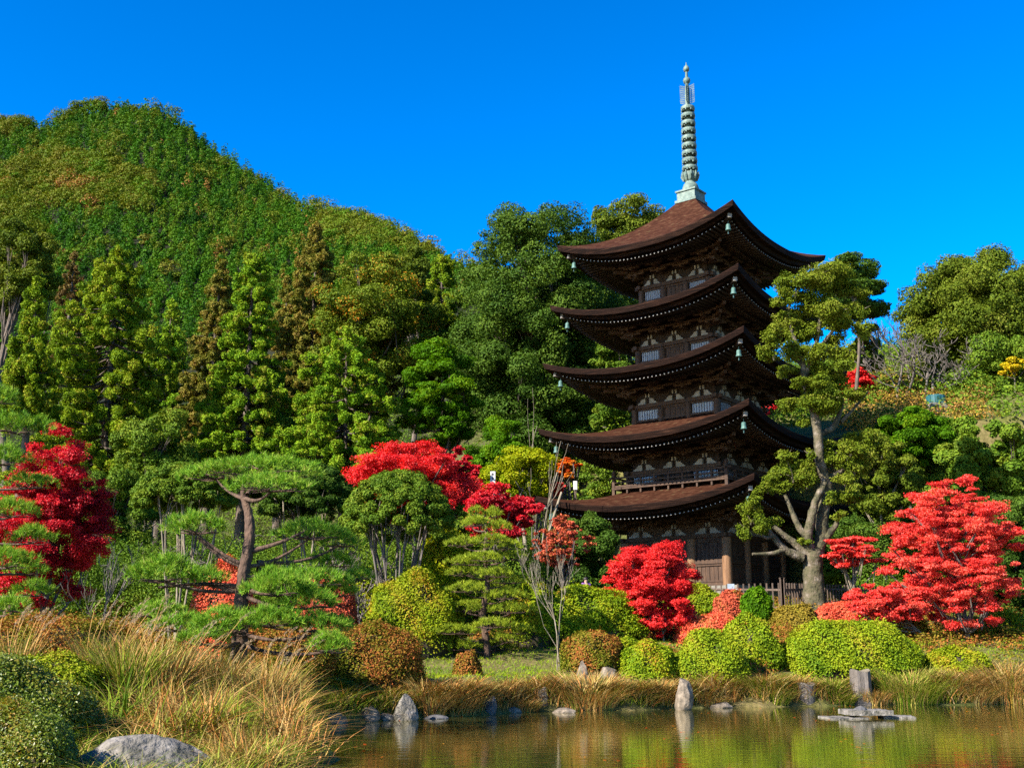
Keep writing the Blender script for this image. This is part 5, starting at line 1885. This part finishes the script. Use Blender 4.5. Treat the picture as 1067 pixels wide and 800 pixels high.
# ------------------------------------------------------------------ small things
def board(label, px, pt, pb, Y, wpx, mats=('white', 'ink'), marks=5, name='sign_post', cat='sign', dy=.06):
    b = spot(px, Y)
    zt, zb = zat(pt, Y), zat(pb, Y)
    w_ = wpx * mpp(pt, Y)
    root = empty(name, b, label, cat)
    mb = MB()
    box(mb, (0, 0, (zt + zb) / 2 - b[2]), (w_, dy, zt - zb))
    mb.build('board', M[mats[0]], root)
    mb = MB()
    box(mb, (0, dy / 2 + .045, (zt + b[2] - .3) / 2 - b[2] - .05), (.07, .07, zt - b[2] + .2))
    mb.build('post', M['fence'], root)
    mk = MB()
    H = zt - zb
    for i in range(marks):
        z = zt - b[2] - H * (i + .7) / (marks + .4)
        h = H / (marks + .4)
        for q in range(3):
            box(mk, (rng.uniform(-.12, .12) * w_, -dy / 2 - .004, z + h * rng.uniform(-.28, .28)), (w_ * rng.uniform(.3, .55), .006, h * .10))
        box(mk, (rng.uniform(-.12, .12) * w_, -dy / 2 - .006, z), (w_ * .09, .006, h * .7))
    if marks:
        mk.build('lettering', M[mats[1]], root)


board('tall white upright sign with dark characters among the red maples', 513, 491, 515, 57, 5.2)
board('short white sign at the foot of the tall one', 520, 509, 521, 56.5, 4.5, marks=0)
board('white board low among shrubs left of the tall sign', 507, 518, 528, 55, 7, marks=0)
board('small white sign beside the tip of the lowest eave', 601, 501, 510, 67, 4, marks=0)
board('small grey blue information board at the fence', 763, 608, 620, 48.9, 7, ('steel', 'ink'), marks=0, name='information_board')
board('tiny white notice hanging right of the grey blue board', 769, 613, 618, 48.6, 3, marks=0, name='notice')


def tank():
    c = spot(976, 72)
    c[2] = zat(421, 72)
    g = gz(c[0], 72)
    root = empty('water_tank', c, 'teal round water tank on the right hillside', 'tank')
    m_ = mpp(415, 72)
    r = 9.0 * m_
    H = 8.5 * m_
    mb = MB()
    lathe(mb, [(0, 0), (r, 0), (r, H), (r * .95, H + .03), (r * .9, H - .02), (0, H - .05)], sides=28)
    mb.build('drum', M['teal'], root)
    for q in range(12):
        mb = MB(); a = q * PI / 6
        box(mb, (math.cos(a) * r, math.sin(a) * r, H / 2), (.07, .10, H * .96), rz=a)
        mb.build('stave', M['teal'], root)
    mb = MB()
    box(mb, (0, 0, (g - c[2]) / 2 - .2), (1.9 * r, 1.9 * r, max(.4, c[2] - g + .4)))
    mb.build('plinth', M['podium'], root)


tank()


def stakes():
    b = spot(684, 43.0)
    root = empty('tree_support', b, 'pale wooden support frame round the vivid red maple trunk', 'tree support')
    for dx in (-.22, .22):
        mb = MB(); tube(mb, [A3(dx * 1.3, 0, -.2), A3(dx * .9, 0, .95)], .035, 8); mb.build('stake', M['bark_pale'], root)
    mb = MB(); tube(mb, [A3(-.36, -.05, .80), A3(.36, -.05, .82)], .03, 8); mb.build('crossbar', M['bark_pale'], root)


stakes()


# ------------------------------------------------------------------ visitor
def person():
    Y = 50.5
    b = spot(611, Y)
    Hh = 1.62
    sc = Hh / 1.7
    J = {'pel': (0, 0, .92), 'chest': (0, 0, 1.25), 'neck': (0, 0, 1.43), 'head': (0, -.01, 1.54), 'top': (0, 0, 1.64),
         'hl': (-.10, 0, .88), 'kl': (-.11, -.02, .48), 'al': (-.11, .02, .09), 'tl': (-.12, -.14, .04),
         'hr': (.10, 0, .88), 'kr': (.12, -.06, .48), 'ar': (.12, .0, .09), 'tr': (.13, -.16, .04),
         'sl': (-.18, 0, 1.37), 'el': (-.24, .02, 1.10), 'wl': (-.22, -.10, .88), 'gl': (-.21, -.14, .79),
         'sr': (.18, 0, 1.37), 'er': (.24, .02, 1.10), 'wr': (.21, -.12, .90), 'gr': (.20, -.17, .82)}
    rad = {'pel': .15, 'chest': .16, 'neck': .055, 'head': .10, 'top': .075, 'hl': .095, 'kl': .065, 'al': .042, 'tl': .035, 'hr': .095, 'kr': .065, 'ar': .042, 'tr': .035,
           'sl': .07, 'el': .05, 'wl': .035, 'gl': .035, 'sr': .07, 'er': .05, 'wr': .035, 'gr': .035}
    E = [('pel', 'chest'), ('chest', 'neck'), ('neck', 'head'), ('head', 'top'), ('pel', 'hl'), ('hl', 'kl'), ('kl', 'al'), ('al', 'tl'), ('pel', 'hr'), ('hr', 'kr'), ('kr', 'ar'), ('ar', 'tr'),
         ('chest', 'sl'), ('sl', 'el'), ('el', 'wl'), ('wl', 'gl'), ('chest', 'sr'), ('sr', 'er'), ('er', 'wr'), ('wr', 'gr')]

    def skin(name, keys, edges, grow, mat, parent=None):
        me = bpy.data.meshes.new(name)
        ks = list(keys)
        me.from_pydata([tuple(np.array(J[k]) * sc) for k in ks], [(ks.index(a_), ks.index(c_)) for a_, c_ in edges], [])
        o = bpy.data.objects.new(name, me)
        COL.objects.link(o)
        m = o.modifiers.new('skin', 'SKIN')
        sv = me.skin_vertices
        if not sv:
            bpy.context.view_layer.update()
            me.skin_vertices.new() if hasattr(me.skin_vertices, 'new') else None
        for i, k in enumerate(ks):
            me.skin_vertices[0].data[i].radius = ((rad[k] + grow) * sc, (rad[k] * (.75 if k in ('pel', 'chest') else 1) + grow) * sc)
        me.skin_vertices[0].data[0].use_root = True
        s_ = o.modifiers.new('smooth', 'SUBSURF'); s_.levels = 2; s_.render_levels = 2
        me.materials.append(mat)
        if parent: o.parent = parent
        return o
    root = empty('person', b, 'visitor in a purple jacket standing behind the azalea bank', 'person', rz=.5)
    try:
        skin('body', list(J), E, 0, M['skin'], root)
        ku = ['pel', 'chest', 'sl', 'el', 'wl', 'sr', 'er', 'wr']
        skin('jacket', ku, [e for e in E if e[0] in ku and e[1] in ku], .018, M['purple'], root)
        kt = ['pel', 'hl', 'kl', 'al', 'hr', 'kr', 'ar']
        skin('trousers', kt, [e for e in E if e[0] in kt and e[1] in kt], .014, M['navy'], root)
    except Exception as ex:
        print('person skin failed', ex)
    mb = MB()
    prof = [(math.cos(t) * .118 * sc, 1.60 * sc + math.sin(t) * .10 * sc) for t in np.linspace(-.5, PI / 2, 8)]
    lathe(mb, prof, (0, .02, 0), 16)
    mb.build('hair', M['hair'], root, smooth=True)


person()


def floating_leaves():
    mb = MB()
    n = 420
    Y = rng.uniform(19, 37, n); x = rng.uniform(-.22, .5, n) * Y
    cl = np.sin(.9 * x + .7 * Y) + np.sin(1.7 * x - .4 * Y)
    d, _, _ = inland(x, Y)
    k = (d < -.1) & ((cl > .9) | (d > -1.0))
    P = np.stack([x[k], Y[k], np.full(k.sum(), .006)], 1)
    N = nrm(A3(0, 0, 1) + .05 * rng.normal(size=(len(P), 3)))
    leafquads(mb, P, N, rng.normal(size=(len(P), 3)), rng.uniform(.05, .10, len(P)), rng.uniform(.035, .07, len(P)), rng.random(len(P)), fold=.03)
    tag(mb.build('floating_leaves', M['orange']), kind='stuff', label='scattered fallen leaves floating on the pond', cat='leaves')


floating_leaves()
